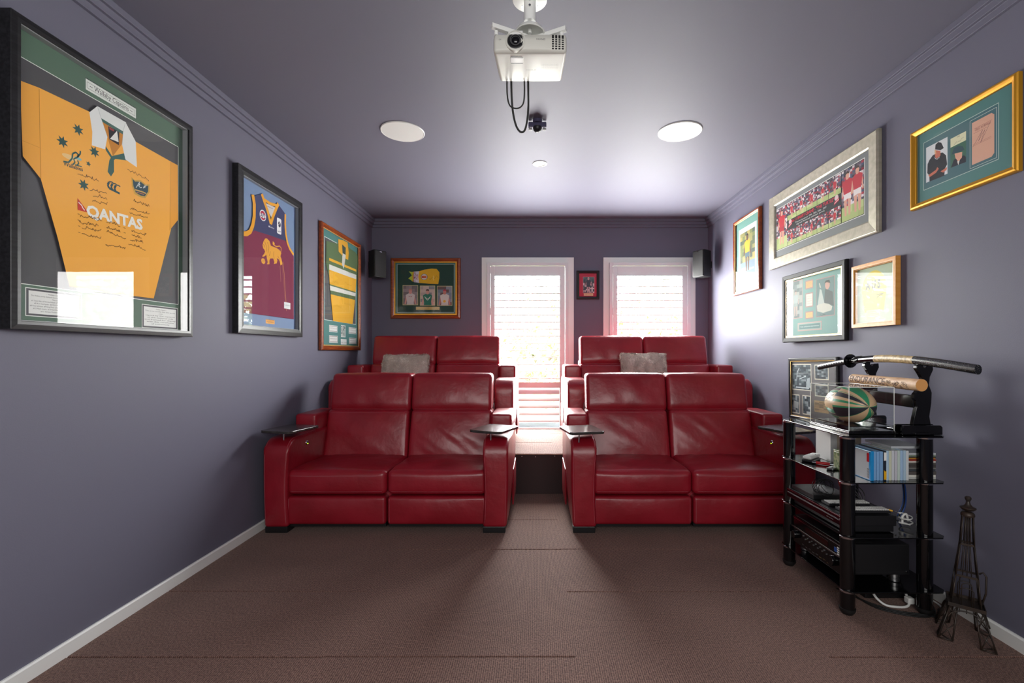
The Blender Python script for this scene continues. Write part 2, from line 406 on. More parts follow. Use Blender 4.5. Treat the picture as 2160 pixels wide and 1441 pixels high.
# ------------------------------------------------------------------ outside
gr = bx('ground', (-30, YB+T+.01, -.9), (30, 45, -.8), 'ground'); gr['kind'] = 'structure'
def tree(x, y, h, r, label, seed, n=3000):
    rnd = random.Random(seed); t = thing('garden_tree', label, 'tree', (x, y, -.8))
    b = MB(); b.tube([(0, 0, 0), (.05, 0, h*.35), (-.03, .05, h*.7)], [.09, .07, .03], 8)
    for k in range(7):
        a = rnd.uniform(0, 6.28); z = h*rnd.uniform(.3, .6); b.tube([(0, 0, z), (math.cos(a)*r*.6, math.sin(a)*r*.6, z+h*.25)], [.035, .012], 6)
    b.build('trunk', 'bark', t, smooth=True)
    f = MB()
    for k in range(n):
        while True:
            p = Vector((rnd.uniform(-1, 1), rnd.uniform(-1, 1), rnd.uniform(-1, 1)))
            if .35 < p.length < 1 and noise.noise(p*2.3+Vector((seed, 0, 0))) > -.2: break
        c = Vector((p.x*r, p.y*r*.8, h*.55+p.z*h*.46)); m = Vector((rnd.gauss(0, .6), rnd.gauss(0, .6)-.4, rnd.gauss(0, .6)+.7)).normalized()
        u = m.orthogonal().normalized()*.085; v = m.cross(u).normalized()*.045
        i = len(f.v); f.v += [tuple(c-u), tuple(c+v), tuple(c+u), tuple(c-v)]; f.face((i, i+1, i+2, i+3))
    o = f.build('foliage', 'leaf', t, fix=False); o['kind'] = 'stuff'
for k, (x, y, h, r, lb) in enumerate((
        (.15, 8.3, 3.2, 1.0, 'bushy garden tree straight outside the full-height left window'),
        (-1.9, 8.5, 3.4, 1.0, 'bushy garden tree outside, left of the left window'),
        (2.2, 8.4, 3.3, 1.0, 'bushy garden tree straight outside the right window'),
        (4.35, 8.8, 3.5, 1.1, 'bushy garden tree outside, right of the right window'),
        (-4.1, 9.0, 3.5, 1.15, 'bushy garden tree outside, furthest left in the garden'))):
    tree(x, y, h, r, lb, 3+k)

# ------------------------------------------------------------------ soft leather forms
def axis_pts(a, r, k, m):
    e = [a-r+r*math.tan(PI/4*j/k) for j in range(k+1)]; inn = [(-(a-r)+2*(a-r)*j/m) for j in range(m+1)]
    return [-v for v in e[::-1]][:-1] + inn[:-1] + e
def soft(size, r, m=(8, 8, 8), k=3, puff=(0, 0, 0), fn=None):
    """rounded box (half sizes) with puffed faces; returns MB and the surface mapper"""
    A = size; G = [axis_pts(A[i], r, k, m[i]) for i in range(3)]
    def mp(q):
        q = Vector(q); inn = Vector([max(-(A[i]-r), min(A[i]-r, q[i])) for i in range(3)]); d = q-inn
        if d.length > 1e-9: d.normalize()
        p = inn+d*r; o = p.copy()
        for i in range(3):
            j, l = (i+1) % 3, (i+2) % 3
            o[i] += puff[i]*(p[i]/A[i])*(1-(p[j]/A[j])**2)*(1-(p[l]/A[l])**2)
        return fn(o) if fn else o
    mb = MB(); key = {}
    def vid(q):
        kk = tuple(round(c, 6) for c in q)
        if kk not in key: key[kk] = mb.vert(mp(q))
        return key[kk]
    for ax in range(3):
        j, l = (ax+1) % 3, (ax+2) % 3
        for sg in (-1, 1):
            for a in range(len(G[j])-1):
                for b in range(len(G[l])-1):
                    q = []
                    for (da, db) in ((0, 0), (1, 0), (1, 1), (0, 1)):
                        c = [0, 0, 0]; c[ax] = sg*A[ax]; c[j] = G[j][a+da]; c[l] = G[l][b+db]; q.append(vid(c))
                    mb.face(q if sg > 0 else q[::-1])
    return mb, mp
def stitch(parent, mp, pts, off=(0, 0, 0), r=.0011, name='stitching'):
    P3 = [mp(p)+Vector(off) for p in pts]; b = MB(); b.tube(P3, r, 5); return b.build(name, 'thread', parent, smooth=True)
def lerp(a, b, n): return [tuple(a[i]+(b[i]-a[i])*t/n for i in range(3)) for t in range(n+1)]

def make_sofa():
    Wd = 1.67; H = Wd/2
    t = thing('recliner_sofa', '', 'sofa', (0, 0, 0))
    # hidden base and rear shell
    mb, mp = soft((H-.17, .36, .15), .02, (2, 2, 2), 2, fn=lambda p: p+Vector((0, .46, .20))); mb.build('base', 'leather', t, smooth=True)
    for sg in (-1, 1):
        aw, al, ah = .0800, .40, .29
        def fn(p, sg=sg):
            z = p.z+ah; y = p.y+al; R = .105
            if y < R:
                dz = R-math.sqrt(max(0, R*R-(R-y)**2)); p.z -= dz*max(0, z/(2*ah))**1.5
            zz = (z/(2*ah)); bulge = .010*math.sin(PI*zz)+.022*zz
            if p.x*sg > 0: p.x += sg*bulge*min(1, .35+y*2.2)
            else: p.x += sg*.010*math.sin(PI*min(1, zz*1.1))
            return Vector((p.x+sg*(H-.112), p.y+al, p.z+ah+.04))
        mb, mp = soft((aw, al, ah), .022, (5, 22, 14), 4, (.006, .004, .006), fn)
        arm = mb.build('arm', 'leather', t, smooth=True)
        for e in (-1, 1):
            x = e*(aw-.012)
            stitch(arm, mp, [(x, -al, z) for z in [(-ah+.03)+(2*ah-.05)*k/16 for k in range(17)]] + [(x, y, ah) for y in [-al+.02+(2*al*.5)*k/14 for k in range(15)]])
        # raised block at the rear of the arm
        mb, mp = soft((.079, .205, .07), .02, (4, 8, 4), 3, (.004, .003, .004), lambda p, sg=sg: p+Vector((sg*(H-.1), .625, .665)))
        mb.build('arm_wing', 'leather', t, smooth=True)
        mb, mp = soft((.074, .04, .30), .02, (4, 4, 8), 3, (.003, .003, .003), lambda p, sg=sg: p+Vector((sg*(H-.105), .815, .37)))
        mb.build('arm_rear', 'blackm', t, smooth=True)
        # side pocket panel on the outside of the arm
        mb, mp = soft((.006, .19, .13), .006, (2, 8, 6), 2, (.006, 0, 0), lambda p, sg=sg: p+Vector((sg*(H-.006), .50, .22)))
        mb.build('side_panel', 'leather', t, smooth=True)
        for yy in (.012, .74):
            bx('foot', (sg*(H-.112)-.078, yy, .001), (sg*(H-.112)+.07, yy+.09, .042), 'blackm', t, world=False, bevel=.003)
        # recline button on the inner side of the arm
        bt = MB().lathe([(.0001, .007), (.014, .007), (.017, .004), (.019, -.004), (.019, -.012)], (0, 0, 0), 'x', 20)
        xx = sg*(H-.112-.0795)
        for i, v in enumerate(bt.v): bt.v[i] = (xx-sg*(v[0]), .255+v[1], .555+v[2])
        b0 = bt.build('recline_button', 'chrome', t, smooth='auto')
        q = MB().lathe([(.0001, .0), (.011, .0), (.0115, -.003)], (0, 0, 0), 'x', 16)
        for i, v in enumerate(q.v): q.v[i] = (xx-sg*(.0085+v[0]), .255+v[1], .555+v[2])
        q.build('button_cap', 'black', b0, smooth='auto')
        q = MB().lathe([(.0001, .0), (.0035, .0), (.004, -.003)], (0, 0, 0), 'x', 10)
        for i, v in enumerate(q.v): q.v[i] = (xx-sg*(.0102+v[0]), .252+v[1], .549+v[2])
        q.build('led', 'led', b0)
    iw = .335
    for k, sg in enumerate((-1, 1)):
        cx = sg*iw; sd = k*7.3
        # seat cushion
        def fs(p, cx=cx, sg=sg, sd=sd):
            q = Vector((p.x+cx, p.y+.325, p.z+.325))
            if p.z > 0:
                q.z += .004*noise.noise(Vector((q.x*9+sd, q.y*9, 1)))
                q.z += .010*math.exp(-((p.y+.18)/.16)**2)
                # puckers running into the back corner
                q.z += .003*math.sin((q.x-cx)*60+q.y*25)*max(0, (q.y-.38)/.2)
            return q
        mb, mp = soft((iw-.003, .30, .078), .035, (20, 18, 6), 4, (.004, .012, .020), fs)
        c = mb.build('seat_cushion', 'leather', t, smooth=True)
        for zz in (.045, -.055):
            stitch(c, mp, lerp((-iw+.03, -.30, zz), (iw-.03, -.30, zz), 24), (0, -.0006, .0006))
        # footrest panel
        mb, mp = soft((iw-.006, .05, .093), .02, (12, 3, 8), 3, (.002, .012, .002), lambda p, cx=cx: p+Vector((cx, .072, .143)))
        c = mb.build('footrest', 'leather', t, smooth=True)
        for e in (-1, 1): stitch(c, mp, lerp((e*(iw-.02), -.05, -.085), (e*(iw-.02), -.05, .08), 10), (0, -.0006, 0))
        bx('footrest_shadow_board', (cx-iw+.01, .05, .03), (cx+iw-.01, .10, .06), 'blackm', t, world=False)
        # backrest, leaning
        ln = math.tan(math.radians(14)); bw = .3275
        def fb(p, cx=cx, sg=sg, sd=sd):
            q = Vector((p.x, p.y, p.z)); zz = q.z+.19
            q.x *= 1-.02*(zz/.38)
            if p.y < 0:
                wr = noise.noise(Vector((q.x*5+q.z*9+sd, q.z*2.2-q.x*2, sd)))+.5*noise.noise(Vector((q.x*13+q.z*16, q.z*4, sd+3)))
                amp = .015 if sg > 0 else .006
                q.y += amp*wr*(1-(p.x/bw)**2)*(1-abs(p.z/.19)**3)
            return Vector((q.x+cx*.985, q.y+.60+zz*ln, zz+.365))
        mb, mp = soft((bw, .09, .190), .028, (26, 4, 22), 3, (.003, .018, .004), fb)
        c = mb.build('backrest', 'leather', t, smooth=True)
        stitch(c, mp, lerp((-bw+.03, -.09, .168), (bw-.03, -.09, .168), 20), (0, -.001, 0))
        def fh(p, cx=cx, sg=sg, sd=sd):
            q = Vector((p.x, p.y, p.z)); zz = q.z+.155
            if p.y < 0:
                wr = noise.noise(Vector((q.x*7+q.z*5+sd, q.z*4-q.x*6, sd+9)))
                q.y += (.006 if sg < 0 else .004)*wr*(1-(p.x/bw)**2)
                q.y += .014*math.exp(-((zz-.02)/.03)**2)
            q.z += -.004*(q.x/bw)**2*(1 if p.z > 0 else 0)
            return Vector((q.x*.975+cx*.965, q.y+.60+.365*ln+zz*math.tan(math.radians(13)), zz+.722))
        mb, mp = soft((bw, .088, .150), .03, (22, 4, 16), 4, (.003, .016, .006), fh)
        c = mb.build('headrest', 'leather', t, smooth=True)
        stitch(c, mp, lerp((-bw+.03, -.088, -.128), (bw-.03, -.088, -.128), 20), (0, -.001, 0))
        mb, mp = soft((bw-.01, .05, .36), .02, (6, 2, 8), 2, (0, .01, 0), lambda p, cx=cx: Vector((p.x+cx*.98, p.y+.715+(p.z+.36)*.17, p.z+.42)))
        mb.build('back_panel', 'blackm', t, smooth=True)
    return t
def tray(sofa, cx, cy, rot, z=.675):
    # part of the sofa, swivels on a post
    w2, l2, th = .12, .145, .0085; r = .03; pts = []
    for (sx, sy, a0) in ((1, 1, 0), (-1, 1, 90), (-1, -1, 180), (1, -1, 270)):
        for k in range(5): a = math.radians(a0+22.5*k); pts.append((sx*(w2-r)+r*math.cos(a), sy*(l2-r)+r*math.sin(a)))
    ca, sa = math.cos(rot), math.sin(rot); pts = [(cx+x*ca-y*sa, cy+x*sa+y*ca) for x, y in pts]
    o = MB().prism(pts, 'z', z-th, z+th).build('tray_table', 'tray', sofa, bevel=.003)
    bx('tray_mount', (cx-.045, cy-.06, z-th-.012), (cx+.045, cy+.06, z-th), 'blackm', o, world=False, bevel=.002)
    MB().cyl((cx-.02, cy-.05, z-.075), (cx-.02, cy-.05, z-th-.01), .0055, n=12).build('tray_post', 'chrome', o, smooth='auto')
sofaA = make_sofa()
YS, YR = 3.07, 4.06
sofas = [sofaA, copy_tree(sofaA), copy_tree(sofaA), copy_tree(sofaA)]
spec = [((-.998, YS, 0), 'red leather two-seat recliner in the front row, left of the aisle'),
        ((1.045, YS, 0), 'red leather two-seat recliner in the front row, beside the black glass rack'),
        ((-1.012, YR, ZP), 'red leather two-seat recliner on the rear platform under the framed bright yellow stubby holder'),
        ((1.088, YR, ZP), 'red leather two-seat recliner on the rear platform in front of the right window')]
for s_, (loc, lb) in zip(sofas, spec):
    s_.location = loc; s_['label'] = lb; s_['group'] = 'red leather recliner sofas'; RM[s_.name] = Matrix.Translation(loc)
tray(sofas[0], -1.68+.998, .11, math.radians(-14))
tray(sofas[0], -.285+.998, .11, math.radians(-24))
tray(sofas[1], .305-1.045, .075, math.radians(12))
tray(sofas[1], 1.70-1.045, .09, math.radians(22))

# fluffy cushions
def cushion(loc, rot, lean, label, seed):
    rnd = random.Random(seed); t = thing('fur_cushion', label, 'cushion', loc, Rz(rot), group='grey fur cushions on the rear sofas')
    hw, hh, ht = .235, .215, .05; cl, sl = math.cos(lean), math.sin(lean)
    def fn(p):
        e = 1-.10*((p.x/hw)**2*(1-(p.z/hh)**2)); p = Vector((p.x*(1-.05*(1-(p.x/hw)**2)*0), p.y, p.z))
        k = max(abs(p.x/hw), abs(p.z/hh)); p.y *= (1-.75*k**4)+.0
        z = p.z+hh; return Vector((p.x, p.y*cl+z*sl, z*cl-p.y*sl))
    mb, mp = soft((hw, ht, hh), .03, (10, 2, 10), 3, (-.012, .035, -.010), fn)
    body = mb.build('cushion_body', 'pillow', t, smooth=True)
    f = MB()
    for k in range(9000):
        u, v = rnd.uniform(-hw, hw), rnd.uniform(-hh, hh); sgn = -1 if rnd.random() < .8 else 1
        if rnd.random() < .12: u = rnd.choice((-hw, hw))
        elif rnd.random() < .15: v = rnd.choice((-hh, hh))
        p = mp((u, sgn*ht, v)); c = mp((u*.3, 0, v*.3)); n = (p-c).normalized()
        n = (n*.5+Vector((0, sgn*.8, 0))).normalized()
        fl = Vector((noise.noise(p*16+Vector((seed, 0, 0))), 0, noise.noise(p*16+Vector((0, seed, 5)))-.2))
        d = (n*.5+fl*1.3+Vector((rnd.gauss(0, .2), rnd.gauss(0, .1), rnd.gauss(0, .2)))).normalized()*rnd.uniform(.014, .024)
        if sgn < 0 and d.y > 0: d.y = -d.y*.5
        s = d.cross(Vector((rnd.gauss(0, 1), rnd.gauss(0, 1), rnd.gauss(0, 1)))).normalized()*.0016
        i = len(f.v); f.v += [tuple(p-s), tuple(p+s), tuple(p+d)]; f.face((i, i+1, i+2))
    o = f.build('fur', 'fur', body, fix=False); o['kind'] = 'stuff'
cushion((-1.292, YR+.44, ZP+.425), math.radians(-2), math.radians(16), 'grey fluffy cushion on the rear left sofa', 1)
cushion((1.065, YR+.44, ZP+.44), math.radians(5), math.radians(16), 'grey fluffy cushion on the rear right sofa by the window', 2)

# ------------------------------------------------------------------ framed pictures
WM = {'L': Matrix(((0, 0, 1), (1, 0, 0), (0, 1, 0))), 'R': Matrix(((0, 0, -1), (-1, 0, 0), (0, 1, 0))), 'B': Matrix(((1, 0, 0), (0, 0, -1), (0, 1, 0)))}
class Canvas:
    """flat print or cloth on a wall: photo pixels are projected onto the wall's plane and stored in the picture's own metres"""
    def __init__(s, wall, c, zb, t, src=(0, 0, 1), lift=.000015):
        s.wall, s.c, s.zb, s.t, s.src, s.z, s.lift = wall, c, zb, t, src, 0, lift; s.mb = MB(); s.rnd = random.Random(5)
    def L(s, p, t=None):
        t = s.t if t is None else t
        px, py = s.src[0]+p[0]/s.src[2], s.src[1]+p[1]/s.src[2]
        if s.wall == 'L': d = (XL-t)*F/(VX-px); u = d-s.c
        elif s.wall == 'R': d = (XR-t)*F/(px-VX); u = s.c-d
        else: d = YB-t; u = (px-VX)*d/F-s.c
        return (u, CZ-(py-VY)*d/F-s.zb)
    def up(s): s.z += s.lift; return s.t+s.z
    def raw(s, col, pts): s.mb.poly(pts, s.up(), col)
    def poly(s, col, pts): s.raw(col, [s.L(p) for p in pts])
    def rect(s, col, a, b, e=0):
        (x0, y0), (x1, y1) = s.L(a), s.L(b); x0, x1 = sorted((x0, x1)); y0, y1 = sorted((y0, y1))
        s.raw(col, [(x0-e, y0-e), (x1+e, y0-e), (x1+e, y1+e), (x0-e, y1+e)]); return x0, y0, x1, y1
    def ell(s, col, c, ru, rv, n=20):
        x, y = s.L(c); s.raw(col, [(x+ru*math.cos(2*PI*k/n), y+rv*math.sin(2*PI*k/n)) for k in range(n)])
    def line(s, col, pts, w, local=False):
        q = pts if local else [s.L(p) for p in pts]; z = s.up()
        if w > .009:
            for p in q[1:-1]: s.mb.poly([(p[0]+w/2*math.cos(k*PI/6), p[1]+w/2*math.sin(k*PI/6)) for k in range(12)], z+4e-6, col)
        for a, b in zip(q, q[1:]):
            dx, dy = b[0]-a[0], b[1]-a[1]; l = math.hypot(dx, dy) or 1; nx, ny = -dy/l*w/2, dx/l*w/2
            s.mb.poly([(a[0]+nx, a[1]+ny), (a[0]-nx, a[1]-ny), (b[0]-nx, b[1]-ny), (b[0]+nx, b[1]+ny)], z, col)
    def star(s, col, c, r, n=7, rot=.2):
        x, y = s.L(c); s.raw(col, [(x+(r if k % 2 == 0 else r*.48)*math.sin(PI*k/n+rot), y+(r if k % 2 == 0 else r*.48)*math.cos(PI*k/n+rot)) for k in range(2*n)])
    def text(s, col, txt, a, b, h=None, bold=0, shear=0, local=False):
        vs, fs, wd, hh = glyphs(txt, bold, shear); (x0, y0), (x1, y1) = (a, b) if local else (s.L(a), s.L(b))
        L = math.hypot(x1-x0, y1-y0); k = L/wd; kh = k if h is None else h/.72; ux, uy = (x1-x0)/L, (y1-y0)/L; z = s.up()
        i = len(s.mb.v)
        for v in vs: s.mb.v.append((x0+v[0]*k*ux-v[1]*kh*uy, y0+v[0]*k*uy+v[1]*kh*ux, z))
        for f in fs: s.mb.face([i+q for q in f], 0, lin(col))
        s.mb.colors = True
    def scrawl(s, col, a, b, amp, w=.0012, seed=0):
        r = random.Random(seed); (x0, y0), (x1, y1) = s.L(a), s.L(b); n = max(6, int(math.hypot(x1-x0, y1-y0)/amp*2.6)); pts = []
        for k in range(n+1):
            f = k/n; pts.append((x0+(x1-x0)*f+r.uniform(-.25, .25)*amp, y0+(y1-y0)*f+r.uniform(-.6, .9)*amp*(1 if k % 2 else -.4)))
        s.line(col, pts, w, True)
    def mosaic(s, cols, a, b, nx, ny, seed=1, box=None):
        r = random.Random(seed)
        if box: x0, y0, x1, y1 = box
        else:
            (x0, y0), (x1, y1) = s.L(a), s.L(b); x0, x1 = sorted((x0, x1)); y0, y1 = sorted((y0, y1))
        z = s.up()
        for i in range(nx):
            for j in range(ny):
                ax, ay = x0+(x1-x0)*i/nx, y0+(y1-y0)*j/ny; dx, dy = (x1-x0)/nx, (y1-y0)/ny
                s.mb.poly([(ax, ay), (ax+dx, ay), (ax+dx, ay+dy), (ax, ay+dy)], z, r.choice(cols))
    def person(s, box, fx, fy, h, shirt, low, skin='#c98f76', hair='#3a2a22', legs=True):
        """printed figure, fx fy = feet in fractions of the box, h = height as a fraction"""
        x0, y0, x1, y1 = box; X = lambda u: x0+(x1-x0)*fx+u*(y1-y0)*h; Y = lambda v: y0+(y1-y0)*(fy+v*h)
        cl = lambda P: [(min(max(X(u), x0), x1), min(max(Y(v), y0), y1)) for u, v in P]
        if legs:
            s.raw(skin, cl([(-.09, 0), (-.03, 0), (-.01, .45), (-.12, .45)])); s.raw(skin, cl([(.04, 0), (.10, 0), (.12, .45), (.01, .45)]))
        s.raw(low, cl([(-.13, .36), (0, .38), (.13, .36), (.12, .56), (-.12, .56)]))
        s.raw(skin, cl([(-.22, .45), (-.16, .44), (-.10, .76), (-.15, .80)])); s.raw(skin, cl([(.22, .45), (.16, .44), (.10, .76), (.15, .80)]))
        s.raw(shirt, cl([(-.12, .5), (.12, .5), (.17, .78), (.06, .84), (-.06, .84), (-.17, .78)]))
        s.raw(skin, cl([(-.055+.0, .86), (-.03, .82), (.03, .82), (.055, .86), (.06, .93), (.03, .985), (-.03, .985), (-.06, .93)]))
        s.raw(hair, cl([(-.065, .93), (-.03, .955), (.03, .955), (.065, .93), (.05, .99), (0, 1.01), (-.05, .99)]))
    def build(s, name, parent, m='ink'):
        return s.mb.build(name, m, parent, fix=False)
_g = {}
def glyphs(txt, bold=0, shear=0):
    k = (txt, bold, shear)
    if k not in _g:
        cu = bpy.data.curves.new('lettering', 'FONT'); cu.body = txt; cu.offset = bold; cu.shear = shear; cu.resolution_u = 2
        o = bpy.data.objects.new('lettering', cu); me = bpy.data.meshes.new_from_object(o)
        vs = [tuple(v.co) for v in me.vertices]; fs = [tuple(p.vertices) for p in me.polygons]
        x0 = min(v[0] for v in vs); x1 = max(v[0] for v in vs)
        _g[k] = ([(v[0]-x0, v[1]) for v in vs], fs, x1-x0, 1)
        bpy.data.objects.remove(o); bpy.data.curves.remove(cu); bpy.data.meshes.remove(me)
    return _g[k]
def picture(label, wall, a0, a1, z0, z1, prof, fm, mt, src, lip=None, glass=None, backc=None, rot=0, name='framed_picture', group=None, gm='pane'):
    """a0..a1 along the wall, z0..z1 heights; prof: list of (inset, height off wall) of the moulding; mt: height of the print plane"""
    c = (a0+a1)/2; w, h = (a1-a0), (z1-z0)
    loc = {'L': (-XL, c, z0), 'R': (XR, c, z0), 'B': (c, YB, z0)}[wall]
    t = thing(name, label, 'picture', loc, WM[wall] @ Matrix.Rotation(rot, 3, 'Z'), group)
    def ring(name, prof, m, closed=True):
        mb = MB(); n = len(prof)
        for (e, ht) in prof:
            mb.v += [(-w/2+e, e, ht), (w/2-e, e, ht), (w/2-e, h-e, ht), (-w/2+e, h-e, ht)]
        for j in range(n):
            j2 = (j+1) % n
            for k in range(4): k2 = (k+1) % 4; mb.face((j*4+k, j*4+k2, j2*4+k2, j2*4+k))
        return mb.build(name, m, t, bevel=.0012, seg=1)
    pr = [(0, .002)]+prof+[(prof[-1][0], .002)]
    ring('frame', pr, fm)
    fw = prof[-1][0]; gt = glass if glass is not None else prof[-1][1]-.004
    if lip: ring('slip', [(fw-.001, gt+.001), (fw-.001, prof[-1][1]-.001), (fw+lip[0]*.6, prof[-1][1]-.0015), (fw+lip[0], gt+.002), (fw+lip[0], gt+.001)], lip[1])
    mb = MB(); mb.box((-w/2+fw-.002, fw-.002, .003), (w/2-fw+.002, h-fw+.002, mt-.001)); mb.build('backing_board', 'blackm', t)
    if mt < gt-.01: ring('spacer', [(fw-.0005, mt), (fw-.0005, gt-.002), (fw+.004, gt-.002), (fw+.004, mt)], backc or fm)
    mb = MB(); i = [mb.vert(p) for p in ((-w/2+fw-.001, fw-.001, gt), (w/2-fw+.001, fw-.001, gt), (w/2-fw+.001, h-fw+.001, gt), (-w/2+fw-.001, h-fw+.001, gt))]; mb.face(i)
    mb.build('glass', gm, t, fix=False)
    return t, Canvas(wall, c, z0, mt, src), (-w/2+fw, fw, w/2-fw, h-fw)
def full(cv, box, col): x0, y0, x1, y1 = box; cv.raw(col, [(x0, y0), (x1, y0), (x1, y1), (x0, y1)])
def inset(box, e, e2=None): e2 = e if e2 is None else e2; return (box[0]+e, box[1]+e2, box[2]-e, box[3]-e2)
def jersey_part(cv0, name, parent, lift, fn):
    c = Canvas(cv0.wall, cv0.c, cv0.zb, cv0.t+lift, cv0.src); c.cloth = True; fn(c)
    # give the cloth its thickness: a skirt down to the mat
    return c.build(name, parent, 'cloth')

# 1. big yellow jersey, left wall
cr = (0, 0, 829/420)
t, cv, bx1 = picture('large dark-framed yellow jersey with white collar, nearest on the left wall', 'L', 1.599, 2.447, 1.280, 2.387,
    [(0, .052), (.018, .055), (.030, .055)], 'gunmetal', .022, cr, glass=.050, backc='greymetal')
full(cv, bx1, '#4c4c50')
G1 = '#55705f'
x0, y0, x1, y1 = bx1
ia, ib = cv.L((75, 228)), cv.L((742, 1270)); lx, ty = cv.L((80, 232)); rx, by = cv.L((742, 1268))
lx = x0+.006
for r in ([(x0, ty), (x1, ty), (x1, y1), (x0, y1)], [(x0, y0), (x1, y0), (x1, by), (x0, by)], [(rx, by), (x1, by), (x1, ty), (rx, ty)]): cv.raw(G1, r)
cv.line('#e4ece4', [(lx, ty), (rx, ty), (rx, by), (lx, by), (lx, ty)], .0028, True)
cv.rect('#3e4a44', (357, 323), (567, 495), .001); cv.rect('#dfe4df', (357, 326), (566, 494)); b_ = cv.rect('#dfe4df', (362, 340), (561, 482))
cv.line('#333333', [(b_[0], b_[1]), (b_[2], b_[1]), (b_[2], b_[3]), (b_[0], b_[3]), (b_[0], b_[1])], .0012, True)
cv.text('#2c2c2c', '~ Wallaby Captains ~', (b_[0]+.012, (b_[1]+b_[3])/2-.008), (b_[2]-.012, (b_[1]+b_[3])/2-.008), .021, local=True)
for (A, B, rows_, nm) in (((105, 1195), (340, 1332), 8, ['~ Wallaby Captains ~', 'The Wallaby jersey displayed above has been signed by 20 captains', 'They are', '#1 Trevor Allan  #2 Nicholas Shehadie  #3 John Solomon  #4 Alan Cameron', '#5 Ken Catchpole  #6 Dick Marks  #7 John Thornett', '#8 Peter Johnson  #9 Greg Davis  #10 John Hipwell  #11 Tony Shaw', '#12 Mark Loane  #13 Paul McLean  #14 Andrew Slack', '#15 Simon Poidevin and others']),
                          ((590, 1265), (740, 1374), 8, ['~ Wallaby Captains ~', 'This is to certify that this jersey', 'is one of a limited number', 'signed by the captains', 'of the national side', 'and framed for display', 'with this certificate', 'of authenticity'])):
    bb = cv.rect('#e2e6e0', A, B); cv.raw('#56565a', [(bb[0]+.003, bb[1]+.003), (bb[2]-.003, bb[1]+.003), (bb[2]-.003, bb[3]-.003), (bb[0]+.003, bb[3]-.003)])
    q = inset(bb, .011, .010); full(cv, q, '#e9ebe8'); hh = (q[3]-q[1])/(rows_+1)
    for k, s_ in enumerate(nm):
        f = (.30, .02, .42, .03, .08, .0, .06, .2)[k]; wq = q[2]-q[0]; yy = q[3]-hh*(k+1)-.001
        cv.text('#555555', s_, (q[0]+.004+f*wq, yy), (q[2]-.004-f*wq, yy), hh*.55, local=True)
cv.build('mount_board', t)
